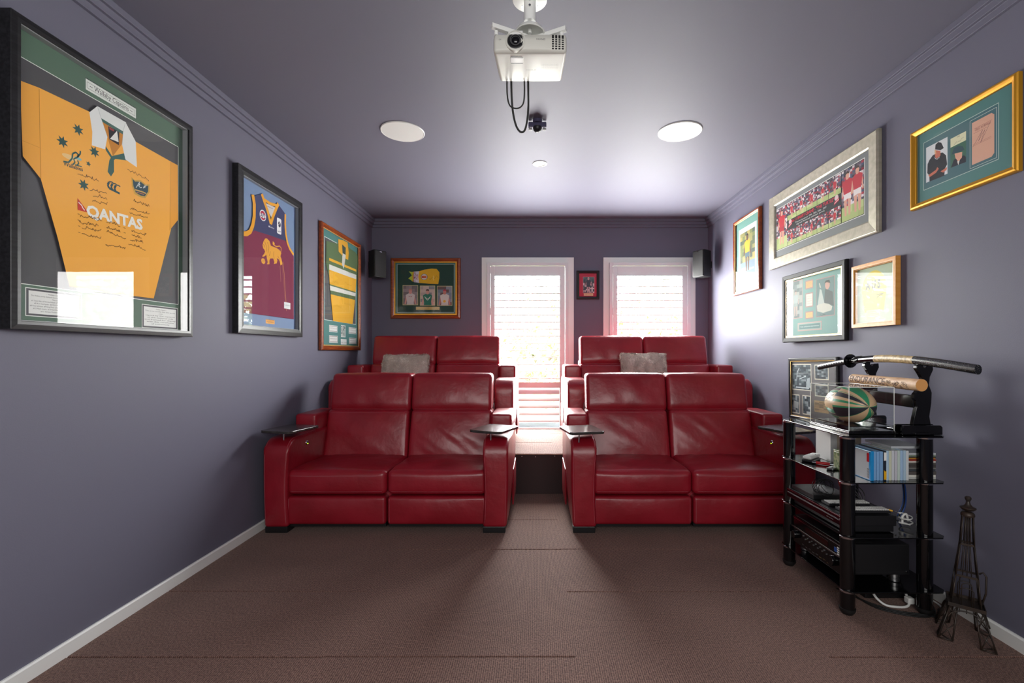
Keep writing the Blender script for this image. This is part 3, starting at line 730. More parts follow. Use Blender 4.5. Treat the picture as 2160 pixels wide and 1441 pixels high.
def j1(c):
    c.poly('#d9903a', [(83, 335), (162, 365), (170, 745), (95, 650)])                                  # left sleeve
    c.poly('#f7b14c', [(162, 365), (372, 465), (520, 520), (565, 590), (710, 672), (712, 955), (640, 1243), (470, 1222), (290, 1192), (240, 990), (170, 745)])
    c.poly('#e9a23e', [(710, 672), (740, 688), (742, 915), (705, 960)])
    c.poly('#f2ab46', [(83, 335), (162, 365), (166, 560), (170, 745), (95, 650)])
    c.line('#c07f2a', [(163, 370), (166, 560), (170, 745)], .002); c.line('#c98a35', [(710, 675), (708, 960)], .002); c.line('#c98a35', [(92, 585), (165, 615)], .001)
    c.poly('#c98431', [(418, 490), (512, 548), (508, 600), (470, 650), (447, 570)])
    c.poly('#2c2a30', [(450, 525), (497, 548), (495, 605), (455, 580)]); c.poly('#e8e8e4', [(487, 545), (494, 592), (458, 578)]); c.poly('#9c3038', [(455, 530), (475, 540), (474, 548), (455, 538)])
    c.poly('#3f6660', [(418, 488), (512, 545), (512, 560), (420, 504)])
    c.poly('#3f6660', [(440, 608), (466, 650), (518, 638), (512, 608), (524, 600), (528, 668), (480, 662), (472, 670), (460, 655), (440, 625)])
    c.poly('#3b625c', [(462, 655), (474, 665), (475, 715), (462, 735), (448, 715), (455, 668)])
    c.poly('#dfe3e2', [(405, 442), (525, 510), (514, 548), (418, 490)])
    c.poly('#e6e9e8', [(372, 468), (405, 442), (420, 490), (447, 570), (437, 622), (382, 605), (384, 550)])
    c.poly('#e4e7e6', [(522, 508), (565, 590), (570, 697), (522, 664), (508, 602), (513, 545)])
    c.line('#a9b4b2', [(405, 442), (420, 490), (447, 570)], .0015); c.line('#a9b4b2', [(522, 510), (513, 545), (508, 602)], .0015)
    for (p, r) in (((325, 540), .0235), ((260, 590), .0235), ((393, 632), .0235), ((348, 770), .0235)): c.star('#355753', p, r, 7)
    c.star('#355753', (368, 682), .011, 5)
    c.ell('#efc98a', (290, 655), .030, .010); c.ell('#8fc0c0', (325, 660), .014, .006)
    c.line('#35605c', [(264, 672), (285, 676), (300, 660), (302, 640), (316, 634), (326, 645), (322, 655), (334, 640), (334, 628)], .006)
    c.line('#35605c', [(322, 655), (306, 662), (312, 676), (302, 686)], .005); c.line('#35605c', [(318, 690), (328, 680), (322, 668)], .005); c.line('#35605c', [(312, 686), (340, 694)], .004)
    c.text('#2f4f52', 'Wallabies', (264, 688), (345, 714), .016, bold=.012)
    for k in range(3):                                                                                 # three horn shapes
        q = (462+k*14, 772+k*7); c.line('#33555a', [(q[0]-8, q[1]-14), (q[0]-14, q[1]-2), (q[0]-8, q[1]+12), (q[0]+8, q[1]+20)], .009); c.line('#33555a', [(q[0]-8, q[1]-16), (q[0]+4, q[1]-14), (q[0]+10, q[1]-8)], .005)
    c.poly('#c9a04a', [(547, 738), (560, 750), (585, 750), (607, 768), (622, 768), (622, 800), (605, 825), (585, 822), (560, 808), (549, 775)])
    c.poly('#33505a', [(552, 745), (562, 756), (585, 757), (606, 774), (617, 774), (616, 798), (603, 817), (586, 815), (565, 802), (555, 775)])
    c.line('#cdd3d0', [(566, 782), (572, 772), (578, 762), (582, 758)], .003); c.line('#cdd3d0', [(574, 770), (584, 782), (590, 780)], .0035); c.line('#cdd3d0', [(596, 784), (600, 774), (606, 776), (608, 768)], .003); c.ell('#cdd3d0', (580, 768), .004, .005); c.ell('#b8c4c4', (601, 779), .005, .004)
    c.line('#c9a05a', [(562, 790), (575, 794), (590, 798), (608, 806)], .006); c.line('#c07a5a', [(568, 800), (600, 810)], .003); c.ell('#c9a05a', (580, 756), .004, .003)
    c.poly('#cf3f34', [(322, 825), (367, 885), (345, 880), (323, 874)]); c.line('#f2e6da', [(326, 842), (340, 856), (344, 866), (352, 876)], .004)
    c.text('#f1efe6', 'QANTAS', (360, 897), (594, 957), .046, bold=.042)
    sig = [((320, 722), (412, 752)), ((375, 790), (445, 802)), ((385, 812), (446, 828)), ((385, 838), (445, 850)), ((540, 712), (620, 750)), ((555, 835), (620, 860)), ((540, 868), (622, 892)), ((540, 885), (614, 908)),
           ((335, 900), (425, 918)), ((330, 925), (410, 942)), ((340, 948), (420, 962)), ((340, 972), (418, 990)), ((452, 925), (500, 940)), ((448, 948), (500, 965)), ((446, 965), (522, 992)), ((545, 960), (610, 980)), ((548, 978), (590, 992)), ((540, 998), (595, 1010)), ((535, 1015), (604, 1040)), ((440, 1020), (524, 1032))]
    for k, (a, b) in enumerate(sig): c.scrawl('#57432e', a, b, .011, .0017, k)
    for (x, y) in ((530, 705), (322, 890), (322, 915), (325, 940), (325, 966), (442, 925), (442, 948), (514, 948), (514, 968), (438, 1018)): c.line('#6b5638', [(x, y), (x+8, y+3)], .002)
jersey_part(cv, 'yellow_jersey', t, .006, j1)

# 2. blue and maroon sleeveless jersey
cr2 = (470, 320, 1081/330)
t, cv, b2 = picture('dark-framed sleeveless navy and maroon jersey with gold lion, middle of the left wall', 'L', 2.839, 3.620, 1.318, 2.360,
    [(0, .040), (.030, .043), (.052, .041)], 'gunmetal', .012, cr2, glass=.038, backc='greymetal')
full(cv, b2, '#6f87ab'); 
pl = cv.rect('#e5a24a', (297, 1158), (358, 1193)); cv.text('#8d5a2a', 'PREMIERSHIP', (pl[0]+.006, pl[1]+.022), (pl[2]-.006, pl[1]+.022), .009, local=True); cv.text('#8d5a2a', 'MEMBER', (pl[0]+.012, pl[1]+.008), (pl[2]-.012, pl[1]+.008), .009, local=True)
cv.build('mount_board', t)
def j2(c):
    navy, mar, gold = '#3d4166', '#7c2d49', '#e3a02f'
    c.poly(navy, [(222, 305), (270, 292), (330, 500), (383, 362), (432, 430), (434, 620), (330, 580), (216, 548), (190, 562), (216, 510), (224, 420)])
    c.poly(mar, [(137, 578), (192, 560), (218, 545), (330, 580), (436, 618), (455, 665), (490, 724), (490, 1158), (330, 1136), (132, 1110), (132, 800)])
    c.poly('#c9c6c6', [(290, 345), (365, 382), (335, 452), (318, 420)]); c.line('#2a2c44', [(292, 350), (365, 384)], .006); c.line('#7b7f93', [(300, 372), (345, 395)], .004)
    c.line(gold, [(270, 292), (285, 340), (310, 410), (332, 500)], .026); c.line(gold, [(332, 500), (350, 440), (368, 395), (384, 360)], .026); c.line(gold, [(276, 325), (330, 360), (382, 375)], .020)
    c.line(gold, [(207, 297), (218, 360), (217, 450), (207, 510), (190, 552), (165, 568), (137, 566)], .030)
    c.line(gold, [(432, 432), (431, 500), (436, 570), (447, 630), (462, 670), (489, 712)], .020)
    c.ell('#e6e6ea', (277, 441), .037, .037); c.ell('#b03048', (277, 441), .031, .031); c.ell('#e6e6ea', (277, 443), .030, .015)
    x, y = c.L((277, 443)); c.text('#343a60', 'AFL', (x-.030, y-.012), (x+.030, y-.012), .026, bold=.02, local=True)
    x, y = c.L((389, 515)); c.raw('#e4e4e6', [(x-.028, y-.050), (x-.020, y-.056), (x+.020, y-.056), (x+.028, y-.050), (x+.028, y+.050), (x+.020, y+.056), (x-.020, y+.056), (x-.028, y+.050)])
    c.ell('#3c3e50', (391, 503), .017, .021); c.line('#e4e4e6', [(x-.01, y+.005), (x+.004, y+.02), (x+.008, y+.035)], .004, True); c.text('#3c3e50', 'AAPT', (x-.021, y-.044), (x+.021, y-.044), .012, local=True, bold=.01)
    x, y = c.L((334, 521)); c.ell('#cfd0da', (320, 517), .008, .006); c.text('#cfd0da', 'Canterbury', (x-.016, y-.006), (x+.036, y-.006), .012, local=True, bold=.01)
    g2 = '#e0a03a'                                                                                      # the club's walking lion
    c.poly(g2, [(274, 645), (280, 622), (292, 600), (305, 600), (322, 618), (332, 650), (372, 666), (392, 680), (404, 700), (398, 722), (405, 742), (412, 778), (398, 786), (396, 770), (386, 745), (372, 735), (377, 752), (372, 772), (352, 776), (356, 764), (348, 738), (328, 738), (322, 752), (322, 778), (304, 778), (310, 764), (304, 735), (300, 712), (290, 722), (276, 728), (272, 722), (286, 705), (292, 690), (284, 672), (278, 668)])
    c.line(g2, [(400, 695), (404, 668), (392, 652), (372, 656), (356, 648)], .007); c.poly(g2, [(356, 652), (344, 640), (345, 618), (358, 632)])
    c.ell(g2, (279, 756), .023, .019); c.line('#8c4a3a', [(262, 757), (296, 755)], .002)
    for q in ([(288, 620), (300, 650), (302, 690)], [(308, 625), (318, 660), (312, 700)], [(280, 640), (288, 652), (284, 664)], [(352, 690), (350, 720), (356, 740)], [(380, 720), (388, 740), (396, 765)], [(328, 690), (322, 720)]): c.line('#6d3a30', q, .0028)
    c.line('#d99a62', [(414, 760), (424, 850), (430, 950), (437, 1050), (440, 1100)], .004); c.line('#c98a62', [(410, 780), (428, 1000), (436, 1085)], .002); c.line('#d9a87a', [(395, 790), (400, 900)], .0015)
    x0, y0, x1, y1 = c.rect('#dfe3e4', (423, 1038), (466, 1090)); c.text('#8a8d92', 'Lions', (x0+.008, y0+.022), (x1-.008, y0+.022), .012, local=True)
jersey_part(cv, 'sleeveless_jersey', t, .006, j2)

# 3. green and gold striped jersey, wood frame
t, cv, b3 = picture('wood-framed green and gold striped jersey, furthest on the left wall', 'L', 3.968, 4.853, 1.219, 2.325,
    [(0, .026), (.008, .033), (.026, .033), (.036, .026), (.040, .022)], 'wood', .010, cr2, lip=(.008, 'goldlip'), glass=.020)
full(cv, b3, '#4f8480'); ib_ = (b3[0]+.055, cv.L((830, 1178))[1], b3[2]-.05, b3[3]-.075)
full(cv, (ib_[0]-.006, ib_[1]-.006, ib_[2]+.006, ib_[3]+.006), '#d4e0dc'); full(cv, ib_, '#55585a')
for a, b in (((735, 1197), (792, 1250)), ((735, 1268), (794, 1322)), ((870, 1212), (922, 1262)), ((872, 1285), (922, 1330))):
    q = cv.rect('#dde2de', a, b); full(cv, inset(q, .006), '#7c6f66'); q = inset(q, .010); full(cv, q, '#e2e4e0')
    cv.text('#8a8a86', 'GREEN & GOLD', (q[0]+.006, (q[1]+q[3])/2), (q[2]-.006, (q[1]+q[3])/2), .009, local=True)
q = cv.rect('#dde2de', (816, 1198), (848, 1283)); cv.mosaic(['#8a9690', '#bcc4be', '#5c6a66', '#a7aeac'], None, None, 4, 8, 3, inset(q, .006)); q = cv.rect('#dde2de', (815, 1294), (855, 1334)); cv.text('#999999', '1908 - 1998', (q[0]+.006, q[1]+.016), (q[2]-.006, q[1]+.016), .008, local=True)
cv.build('mount_board', t)
def j3(c):
    gr, go, wh = '#5c7350', '#e0ab35', '#d7d9d2'
    c.poly(gr, [(715, 615), (800, 640), (735, 735), (737, 880), (712, 770)])
    c.poly(gr, [(865, 655), (930, 712), (937, 740), (922, 930), (905, 905), (915, 800)])
    def band(col, yl, yr, yl2, yr2):
        f = lambda y, side: (735+max(0, (y-880))*.093, y) if side == 0 else (922-max(0, (y-930))*.096, y)
        c.poly(col, [f(yl, 0), f(yr, 1), f(yr2, 1), f(yl2, 0)])
    c.poly(gr, [(735, 640), (800, 632), (866, 660), (922, 700), (922, 815), (735, 733)])
    band(go, 733, 815, 752, 830); band(gr, 752, 830, 778, 852); band(wh, 778, 852, 815, 882); band(go, 815, 882, 915, 970); band(gr, 915, 970, 925, 978); band(wh, 925, 978, 958, 1000); band(gr, 958, 1000, 985, 1025); band(go, 985, 1025, 1170, 1192)
    c.poly('#46544a', [(822, 640), (848, 660), (845, 725), (828, 700)]); c.poly('#c9ccc4', [(826, 700), (850, 715), (836, 812), (824, 780)])
    c.poly('#dda635', [(798, 604), (826, 612), (824, 640), (828, 720), (800, 690)]); c.poly('#dda635', [(826, 610), (862, 628), (870, 700), (866, 748), (848, 740), (850, 665), (824, 640)])
    c.line('#9c6a2a', [(798, 606), (800, 690)], .002); c.text('#5a5a52', 'OPTUS', (868, 838), (890, 846), .012)
    for k, (a, b) in enumerate((((750, 890), (800, 910)), ((840, 905), (890, 925)), ((770, 1060), (820, 1075)), ((840, 1050), (890, 1065)))): c.scrawl('#b58a2c', a, b, .02, .002, k)
jersey_part(cv, 'striped_jersey', t, .004, j3)

# 4. stubby holder frame, back wall
cr4 = (820, 540, 1647/160)
def BX(px, t=.03): return (px-VX)*(YB-t)/F
def BZ(py, t=.03): return CZ-(py-VY)*(YB-t)/F
t, cv, b4 = picture('wood-framed yellow stubby holder above three small photos, on the back wall', 'B', BX(823.2), BX(971), BZ(672), BZ(543.8),
    [(0, .020), (.006, .032), (.022, .036), (.034, .026), (.042, .024)], 'wood', .012, cr4, lip=(.014, 'gold'), glass=.023)
full(cv, b4, '#4f8279'); q = inset(b4, .028, .026); full(cv, q, '#b4c7c4'); full(cv, inset(q, .005), '#1f4438')
cv.poly('#e8b81c', [(520, 345), (670, 330), (780, 295), (930, 275), (1040, 280), (1100, 355), (1098, 480), (1075, 610), (900, 605), (650, 585), (515, 555)])
cv.poly('#e6a92a', [(520, 345), (530, 380), (512, 450), (515, 555), (545, 560), (545, 340)])
cv.poly('#d9d9e2', [(548, 340), (660, 332), (640, 450), (660, 585), (545, 568), (540, 450)])
cv.text('#8a3a6a', 'ETTAMOGAH', (582, 560), (592, 352), .030, bold=.02); cv.text('#c04060', 'PUB', (630, 510), (632, 400), .018, bold=.02)
cv.poly('#b8cf3a', [(510, 350), (520, 345), (512, 450), (516, 555), (470, 515), (425, 490), (470, 450), (500, 430), (490, 400), (435, 335)])
cv.ell('#35405e', (770, 455), .0385, .0355); cv.ell('#e6e6e0', (770, 455), .0345, .0315); cv.rect('#e07a30', (712, 428), (820, 485)); 
x, y = cv.L((766, 456)); cv.text('#b0304a', 'BBQ', (x-.026, y-.010), (x+.026, y-.010), .018, bold=.02, local=True)
cv.scrawl('#6a5a1a', (880, 500), (1070, 470), .03, .002, 4); cv.ell('#f0cf60', (972, 480), .008, .03)
for k, (a, b) in enumerate((((302, 635), (638, 1068)), ((676, 645), (1008, 1080)), ((1048, 650), (1380, 1082)))):
    q = cv.rect('#c9c58f', a, b); q = inset(q, .006); cv.mosaic([['#8f8486', '#7a7274', '#9a9092'], ['#cfc0b4', '#b9aca4', '#8e9296'], ['#7d8a96', '#8c97a3', '#6c5a58']][k], None, None, 5, 6, k, q)
    cv.person(q, .5, -.62, 1.45, ['#dcd6d4', '#2f7d68', '#ddd9d2'][k], ['#d2cfcd', '#2a7a66', '#d2cfc8'][k], ['#d79c92', '#d8a596', '#c98578'][k], ['#c98a7c', '#4a3a34', '#c03048'][k], False)
    if k == 1: x0, y0, x1, y1 = q; m_ = (x0+x1)/2; cv.line('#dfe8dc', [(m_-.03, y0+.088), (m_, y0+.055), (m_+.03, y0+.088)], .006, True); cv.line('#dfe8dc', [(m_-.035, y0+.10), (m_, y0+.068), (m_+.035, y0+.10)], .004, True)
    if k == 2: cv.ell('#e8b840', (1210, 985), .016, .015)
    if k == 0: x0, y0, x1, y1 = q; m_ = (x0+x1)/2; cv.text('#b05a6a', 'PUB', (m_-.018, y0+.085), (m_+.018, y0+.085), .012, local=True, bold=.02)
q = cv.rect('#cdb878', (592, 1105), (1102, 1172)); cv.text('#7a6a40', 'SIGNED STUBBY HOLDER', (q[0]+.05, q[1]+.018), (q[2]-.05, q[1]+.018), .008, local=True); cv.text('#7a6a40', 'worn and signed by the first side', (q[0]+.02, q[1]+.006), (q[2]-.02, q[1]+.006), .007, local=True)
cv.build('mount_board', t)

# 5. small dark frame between the windows
cr5 = (1200, 560, 18.0)
t, cv, b5 = picture('small black frame with red mount hanging between the two windows', 'B', BX(1216.6), BX(1264.6), BZ(631), BZ(570.5),
    [(0, .016), (.010, .024), (.024, .018), (.030, .015)], 'blackm', .008, cr5, glass=.014)
full(cv, b5, '#b8324a'); q = cv.rect('#d8a0a0', (535, 430), (970, 1050)); q = inset(q, .003)
cv.mosaic(['#3f5a5e', '#4a6668', '#38484e', '#5c7476'], None, None, 5, 7, 3, q); lo = (q[0], q[1], q[2], q[1]+(q[3]-q[1])*.7); cv.mosaic(['#d8c8c8', '#5a6266', '#b8a8a8', '#3c4448', '#e0d4d0', '#4a5458'], None, None, 8, 9, 8, lo)
cv.person(q, .48, .02, .95, '#454b56', '#3f4650', '#c9a0a0', '#e0d8d4', True)
q = cv.rect('#e2c49a', (568, 1062), (920, 1152)); cv.text('#9a7040', 'THE COACH', (q[0]+.01, q[1]+.009), (q[2]-.01, q[1]+.009), .008, local=True)
cv.build('mount_board', t)

# right wall ----------------------------------------------------------
# 6. narrow wood frame
t, cv, b6 = picture('narrow wood-framed portrait print of a player in yellow, furthest on the right wall', 'R', 3.993, 4.522, 1.745, 2.458,
    [(0, .024), (.006, .031), (.018, .031), (.024, .026)], 'wood', .010, (1540, 430, 7.2), lip=(.010, 'goldlip'), glass=.020, gm='soft_pane')
full(cv, b6, '#6f9c92'); q = inset(b6, .062, .085); q = (q[0], q[1]-.02, q[2], q[3]+.01); full(cv, q, '#dfe4df'); q = inset(q, .028, .045)
cv.mosaic(['#6f7a50', '#5c6650', '#8a8858', '#4e5a50', '#a09458'], None, None, 6, 12, 4, q)
lo = (q[0], q[1], q[2], q[1]+(q[3]-q[1])*.36); full(cv, lo, '#6d8290'); cv.text('#cfdce2', 'ex', (q[0]+.02, lo[1]+.05), (q[0]+.14, lo[1]+.05), .09, bold=.03, local=True); cv.text('#b8ccd8', 'and the team', (q[0]+.16, lo[1]+.07), (q[2]-.02, lo[1]+.07), .025, local=True)
cv.person((q[0], q[1], q[2], q[3]), .5, .16, .78, '#dca030', '#4c6470', '#5a4438', '#2c2420', True)
cv.build('mount_board', t)

# 7. wide silver frame
cr7 = (1640, 330, 6.55)
t, cv, b7 = picture('wide pale silver frame with strips of match photos, on the right wall', 'R', 2.610, 3.830, 1.876, 2.461,
    [(0, .024), (.008, .030), (.075, .024), (.084, .018)], 'silver', .012, cr7, glass=.016)
full(cv, b7, '#777c7e')
X0, Y1 = cv.L((0, 712)); X0 = cv.L((0, 712))[0]; X1 = cv.L((1192, 40))[0]; Y0 = cv.L((1188, 792))[1]; Y1 = cv.L((1192, 40))[1]
X0 = X0-.012
full(cv, (X0-.008, Y0-.008, X1+.008, Y1+.008), '#e4e6e2'); full(cv, (X0-.004, Y0-.004, X1+.004, Y1+.004), '#24282a')
ww_ = X1-X0; hh_ = Y1-Y0; crowd = ['#3a3440', '#5a4a58', '#a83040', '#2c2c34', '#c8b8bc', '#7a6a78', '#8c2434', '#d8d0d4', '#44506a']; rnd7 = random.Random(12)
def match(q, seed, n=1, big=False):
    full(cv, q, '#26262c'); g_ = (q[0], q[1], q[2], q[1]+(q[3]-q[1])*.28); cv.mosaic(crowd, None, None, 9 if not big else 10, 9 if not big else 16, seed, (q[0], g_[3], q[2], q[3])); cv.mosaic(['#a9b878', '#b4c284', '#9fb070'], None, None, 4, 2, seed, g_)
    for k in range(n): cv.person(q, (k+.6)/(n+.2), .10, .75 if not big else .85, '#b82838', '#a82434' if seed % 2 else '#e0d8d8', '#d09a86')
wb = .175; match((X0, Y0, X0+ww_*.155, Y1), 1, 1, True); match((X0+ww_*.80, Y0, X1, Y1), 2, 2, True)
cx_ = [X0+ww_*.158+(ww_*.64)*k/5 for k in range(6)]
for k in range(5):
    match((cx_[k]+.002, Y0+hh_*.60, cx_[k+1]-.002, Y1), 3+k); match((cx_[k]+.002, Y0, cx_[k+1]-.002, Y0+hh_*.36), 9+k)
y_ = Y0+hh_*.51
cv.text('#c8283c', 'No.11 BARRY CRANE - "THE TURTLE"', (cx_[0]+ww_*.06, y_), (cx_[5]-ww_*.07, y_), .022, bold=.02, local=True)
cv.text('#d8d8d8', 'Premiership winner 1999 - 2001, 2006 - 2007', (cx_[0]+ww_*.12, y_-.020), (cx_[5]-ww_*.15, y_-.020), .012, local=True); cv.text('#d8d8d8', 'signed limited edition print', (cx_[0]+ww_*.13, y_-.036), (cx_[5]-ww_*.17, y_-.036), .011, local=True)
for xx in (cx_[0]+.045, cx_[5]-.045):
    cv.raw('#d8b8bc', [(xx-.02+.02*math.cos(a)+.02, y_+.012+.018*math.sin(a)) for a in [k*PI/6 for k in range(12)]]); cv.raw('#b83048', [(xx-.028, y_-.03), (xx+.024, y_-.014), (xx+.028, y_+.006), (xx-.02, y_-.008)]); cv.line('#e8d8d8', [(xx-.02, y_-.02), (xx+.02, y_-.004)], .004, True)
cv.build('mount_board', t)

# 8. gold frame with card
cr8 = (1880, 120, 1187/280)
t, cv, b8 = picture('bright gold frame with pink signed card, nearest on the right wall', 'R', 1.854, 2.388, 1.924, 2.323,
    [(0, .020), (.004, .026), (.012, .028), (.020, .022), (.028, .018)], 'gold', .008, cr8, glass=.015)
full(cv, b8, '#4f7f7e')
def box_from(cv, l, r, tp, bt): a = cv.L(l); b = cv.L(r); return (a[0], cv.L(bt)[1], b[0], cv.L(tp)[1])
q = (cv.L((290, 900))[0], cv.L((300, 1190))[1], cv.L((960, 600))[0], cv.L((960, 410))[1])
cv.line('#c8d6d0', [(q[0], q[1]), (q[2], q[1]), (q[2], q[3]), (q[0], q[3]), (q[0], q[1])], .0022, True); full(cv, inset(q, .003), '#466c74')
a = (cv.L((312, 900))[0], cv.L((314, 1126))[1], cv.L((503, 900))[0], cv.L((312, 815))[1]); full(cv, a, '#d8dce0')
cv.poly('#22252c', [(340, 925), (372, 880), (400, 865), (460, 855), (490, 880), (500, 960), (480, 1000), (475, 1062), (342, 1115), (340, 1060), (322, 1040), (325, 960)])
cv.poly('#c8705a', [(330, 1060), (400, 1010), (412, 985), (425, 1000), (402, 1035), (345, 1075)]); cv.poly('#c8705a', [(440, 1025), (500, 985), (495, 1010), (465, 1035)])
cv.poly('#c8705a', [(388, 835), (440, 840), (440, 880), (412, 918), (392, 895)]); cv.poly('#e0b080', [(388, 830), (400, 835), (402, 875), (388, 860)]); cv.poly('#1f2228', [(392, 828), (396, 785), (420, 762), (448, 768), (470, 815), (440, 835)]); cv.poly('#dfe2e4', [(385, 895), (395, 915), (430, 905), (432, 892), (412, 920)])
a = (cv.L((530, 900))[0], cv.L((532, 995))[1], cv.L((669, 900))[0], cv.L((530, 735))[1]); full(cv, a, '#3f6a58'); full(cv, (a[0], a[1]+(a[3]-a[1])*.70, a[2], a[3]), '#dcdcb8')
cv.poly('#222632', [(535, 990), (560, 920), (600, 905), (650, 880), (668, 895), (668, 940)]); cv.poly('#e0a890', [(566, 865), (635, 850), (632, 900), (600, 938), (575, 905)]); cv.poly('#2f4f58', [(540, 875), (560, 815), (600, 795), (640, 800), (655, 830), (600, 855)]); cv.poly('#e6e2da', [(590, 935), (600, 968), (612, 925)])
cv.scrawl('#556050', (565, 785), (650, 720), .010, .0012, 3)
cv.text('#333333', 'OPEN', (588, 722), (612, 712), .006)
a = (cv.L((705, 800))[0], cv.L((708, 1000))[1], cv.L((942, 800))[0], cv.L((942, 450))[1]); cv.line('#c8d6d0', [(a[0], a[1]), (a[2], a[1]), (a[2], a[3]), (a[0], a[3]), (a[0], a[1])], .0018, True)
a = (cv.L((722, 800))[0], cv.L((724, 968))[1], cv.L((922, 800))[0], cv.L((922, 488))[1]); r = .012
cv.raw('#d9a892', [(a[0], a[1]), (a[2]-r, a[1]), (a[2], a[1]+r), (a[2], a[3]-r), (a[2]-r, a[3]), (a[0], a[3])])
hh_ = a[3]-a[1]; cv.line('#8a4a44', [(a[0]+.008, a[3]-hh_*.16), (a[2]-.010, a[3]-hh_*.16)], .0010, True)
cv.text('#7a3434', 'GREG NORMAN', (a[0]+.014, a[3]-hh_*.235), (a[2]-.018, a[3]-hh_*.235), .012, local=True); cv.line('#8a4a44', [(a[0]+.008, a[3]-hh_*.27), (a[2]-.03, a[3]-hh_*.27)], .0010, True)
cv.line('#5a3a4a', [(a[0]+.004, a[1]+hh_*.42), (a[0]+.05, a[1]+hh_*.72), (a[0]+.03, a[1]+hh_*.5), (a[0]+.06, a[1]+hh_*.7), (a[0]+.04, a[1]+hh_*.44), (a[2]-.015, a[1]+hh_*.82)], .0013, True)
for f in (.44, .47): cv.line('#8a4a44', [(a[0]+.006, a[1]+hh_*f), (a[2]-.012, a[1]+hh_*f)], .0008, True)
cv.build('mount_board', t)

# 9. black and gold frame with cricketer
cr9 = (1640, 560, 2160/280)
t, cv, b9 = picture('black frame with gold slip and teal mount, lower row beside the light wood frame', 'R', 2.883, 3.580, 1.274, 1.780,
    [(0, .020), (.004, .030), (.030, .028), (.036, .024)], 'frame_black', .010, cr9, lip=(.012, 'goldlip'), glass=.021, gm='soft_pane')
t.matrix_world = Matrix.Translation((-.011, 0, 0)) @ t.matrix_world @ Matrix.Rotation(math.radians(1.8), 4, 'Y')      # hangs a little off the wall at its far side
full(cv, b9, '#78a49c')
def ba(l, r, tp, bt): return (cv.L((l, 0))[0], cv.L(bt)[1], cv.L((r, 0))[0], cv.L(tp)[1])
q = ba(190, 440, (190, 290), (230, 880)); full(cv, q, '#c09a94'); cv.mosaic(['#8f9c98', '#7f8e8a', '#9aa8a4', '#a7aea4', '#6f7f7c'], None, None, 6, 10, 2, inset(q, .005)); cv.person(inset(q, .005), .6, .05, .7, '#a9b8b4', '#98a6a2', '#b8a89c', '#6a6a66')
q = ba(650, 940, (660, 228), (660, 845)); full(cv, q, '#b08c88'); q = inset(q, .005); full(cv, q, '#6b8884')
X = lambda u: q[0]+(q[2]-q[0])*u; Y = lambda v: q[1]+(q[3]-q[1])*v
cv.raw('#c8cabc', [(X(.02), Y(.30)), (X(.28), Y(.36)), (X(.6), Y(.34)), (X(.9), Y(.22)), (X(.85), Y(.12)), (X(.4), Y(.08)), (X(.05), Y(.14))])
cv.raw('#55605c', [(X(.45), Y(.34)), (X(.5), Y(.72)), (X(.66), Y(.68)), (X(.92), Y(.6)), (X(.98), Y(.22)), (X(.7), Y(.30))]); cv.raw('#b8c4bc', [(X(.08), Y(.32)), (X(.2), Y(.74)), (X(.3), Y(.70)), (X(.46), Y(.34))])
cv.raw('#cfa593', [(X(.5), Y(.78)), (X(.56), Y(.70)), (X(.66), Y(.68)), (X(.76), Y(.76)), (X(.76), Y(.88)), (X(.52), Y(.88))]); cv.raw('#40463f', [(X(.46), Y(.86)), (X(.6), Y(.88)), (X(.8), Y(.84)), (X(.74), Y(.93)), (X(.54), Y(.93))])
cv.raw('#c8cabc', [(X(.2), Y(.98-.20)), (X(.27), Y(.76)), (X(.20), Y(.9)), (X(.15), Y(.9))])
cv.scrawl('#2c3430', (720, 812), (800, 800), .008, .0016, 9)
for a, b, cc in (((490, 262), (600, 358), '#d2ab72'), ((492, 465), (600, 660), '#d6d4c8'), ((490, 762), (604, 852), '#dcb878')):
    q = cv.rect('#a88c84', a, b, .004); q = inset(q, .004); full(cv, q, cc)
    for k in range(4): cv.line('#a08a60', [(q[0]+.006, q[3]-(k+1)*(q[3]-q[1])/5), (q[2]-.006, q[3]-(k+1)*(q[3]-q[1])/5)], .001, True)
q = cv.rect('#c0a8a0', (372, 950), (735, 1035), .004); full(cv, inset(q, .004), '#8fb0a8'); q = inset(q, .016, .010); full(cv, q, '#5c8480'); cv.text('#c8dcd8', 'THE OPENING BATSMAN', (q[0]+.01, (q[1]+q[3])/2-.005), (q[2]-.01, (q[1]+q[3])/2-.005), .010, local=True)
cv.build('mount_board', t)

# 10. light wood box frame AUS
t, cv, b10 = picture('deep light wood frame with a round yellow cap lettered AUS', 'R', 2.475, 2.823, 1.346, 1.716,
    [(0, .030), (.018, .031), (.022, .030)], 'pine', .010, cr9, glass=.026, gm='soft_pane')
full(cv, b10, '#a9bca0'); x_, y_ = cv.L((1568, 400))
cv.raw('#dcc848', [(x_+.098*math.cos(a), y_+.0+.112*math.sin(a)) for a in [k*PI/16 for k in range(32)]])
cv.raw('#dcc848', [(x_-.092, y_-.04), (x_+.092, y_-.04), (x_+.075, y_-.125), (x_-.075, y_-.125)])
a = cv.L((1430, 400)); b = cv.L((1680, 360)); yy = (a[1]+b[1])/2
cv.text('#4a4a38', 'A U S', (a[0]+.002, yy), (b[0]-.002, yy), .048, bold=.045, local=True)
cv.line('#5a5a40', [cv.L((1610, 470)), cv.L((1720, 458)), cv.L((1640, 500)), cv.L((1610, 535))], .003, True); cv.text('#a89848', 'cap 386', cv.L((1380, 530)), cv.L((1490, 520)), .012, local=True)
q = cv.rect('#e2d68c', (1450, 735), (1650, 860)); 
for k in range(4): cv.line('#b0a058', [(q[0]+.008, q[3]-(k+1)*(q[3]-q[1])/5), (q[2]-.008, q[3]-(k+1)*(q[3]-q[1])/5)], .0015, True)
cv.build('mount_board', t)

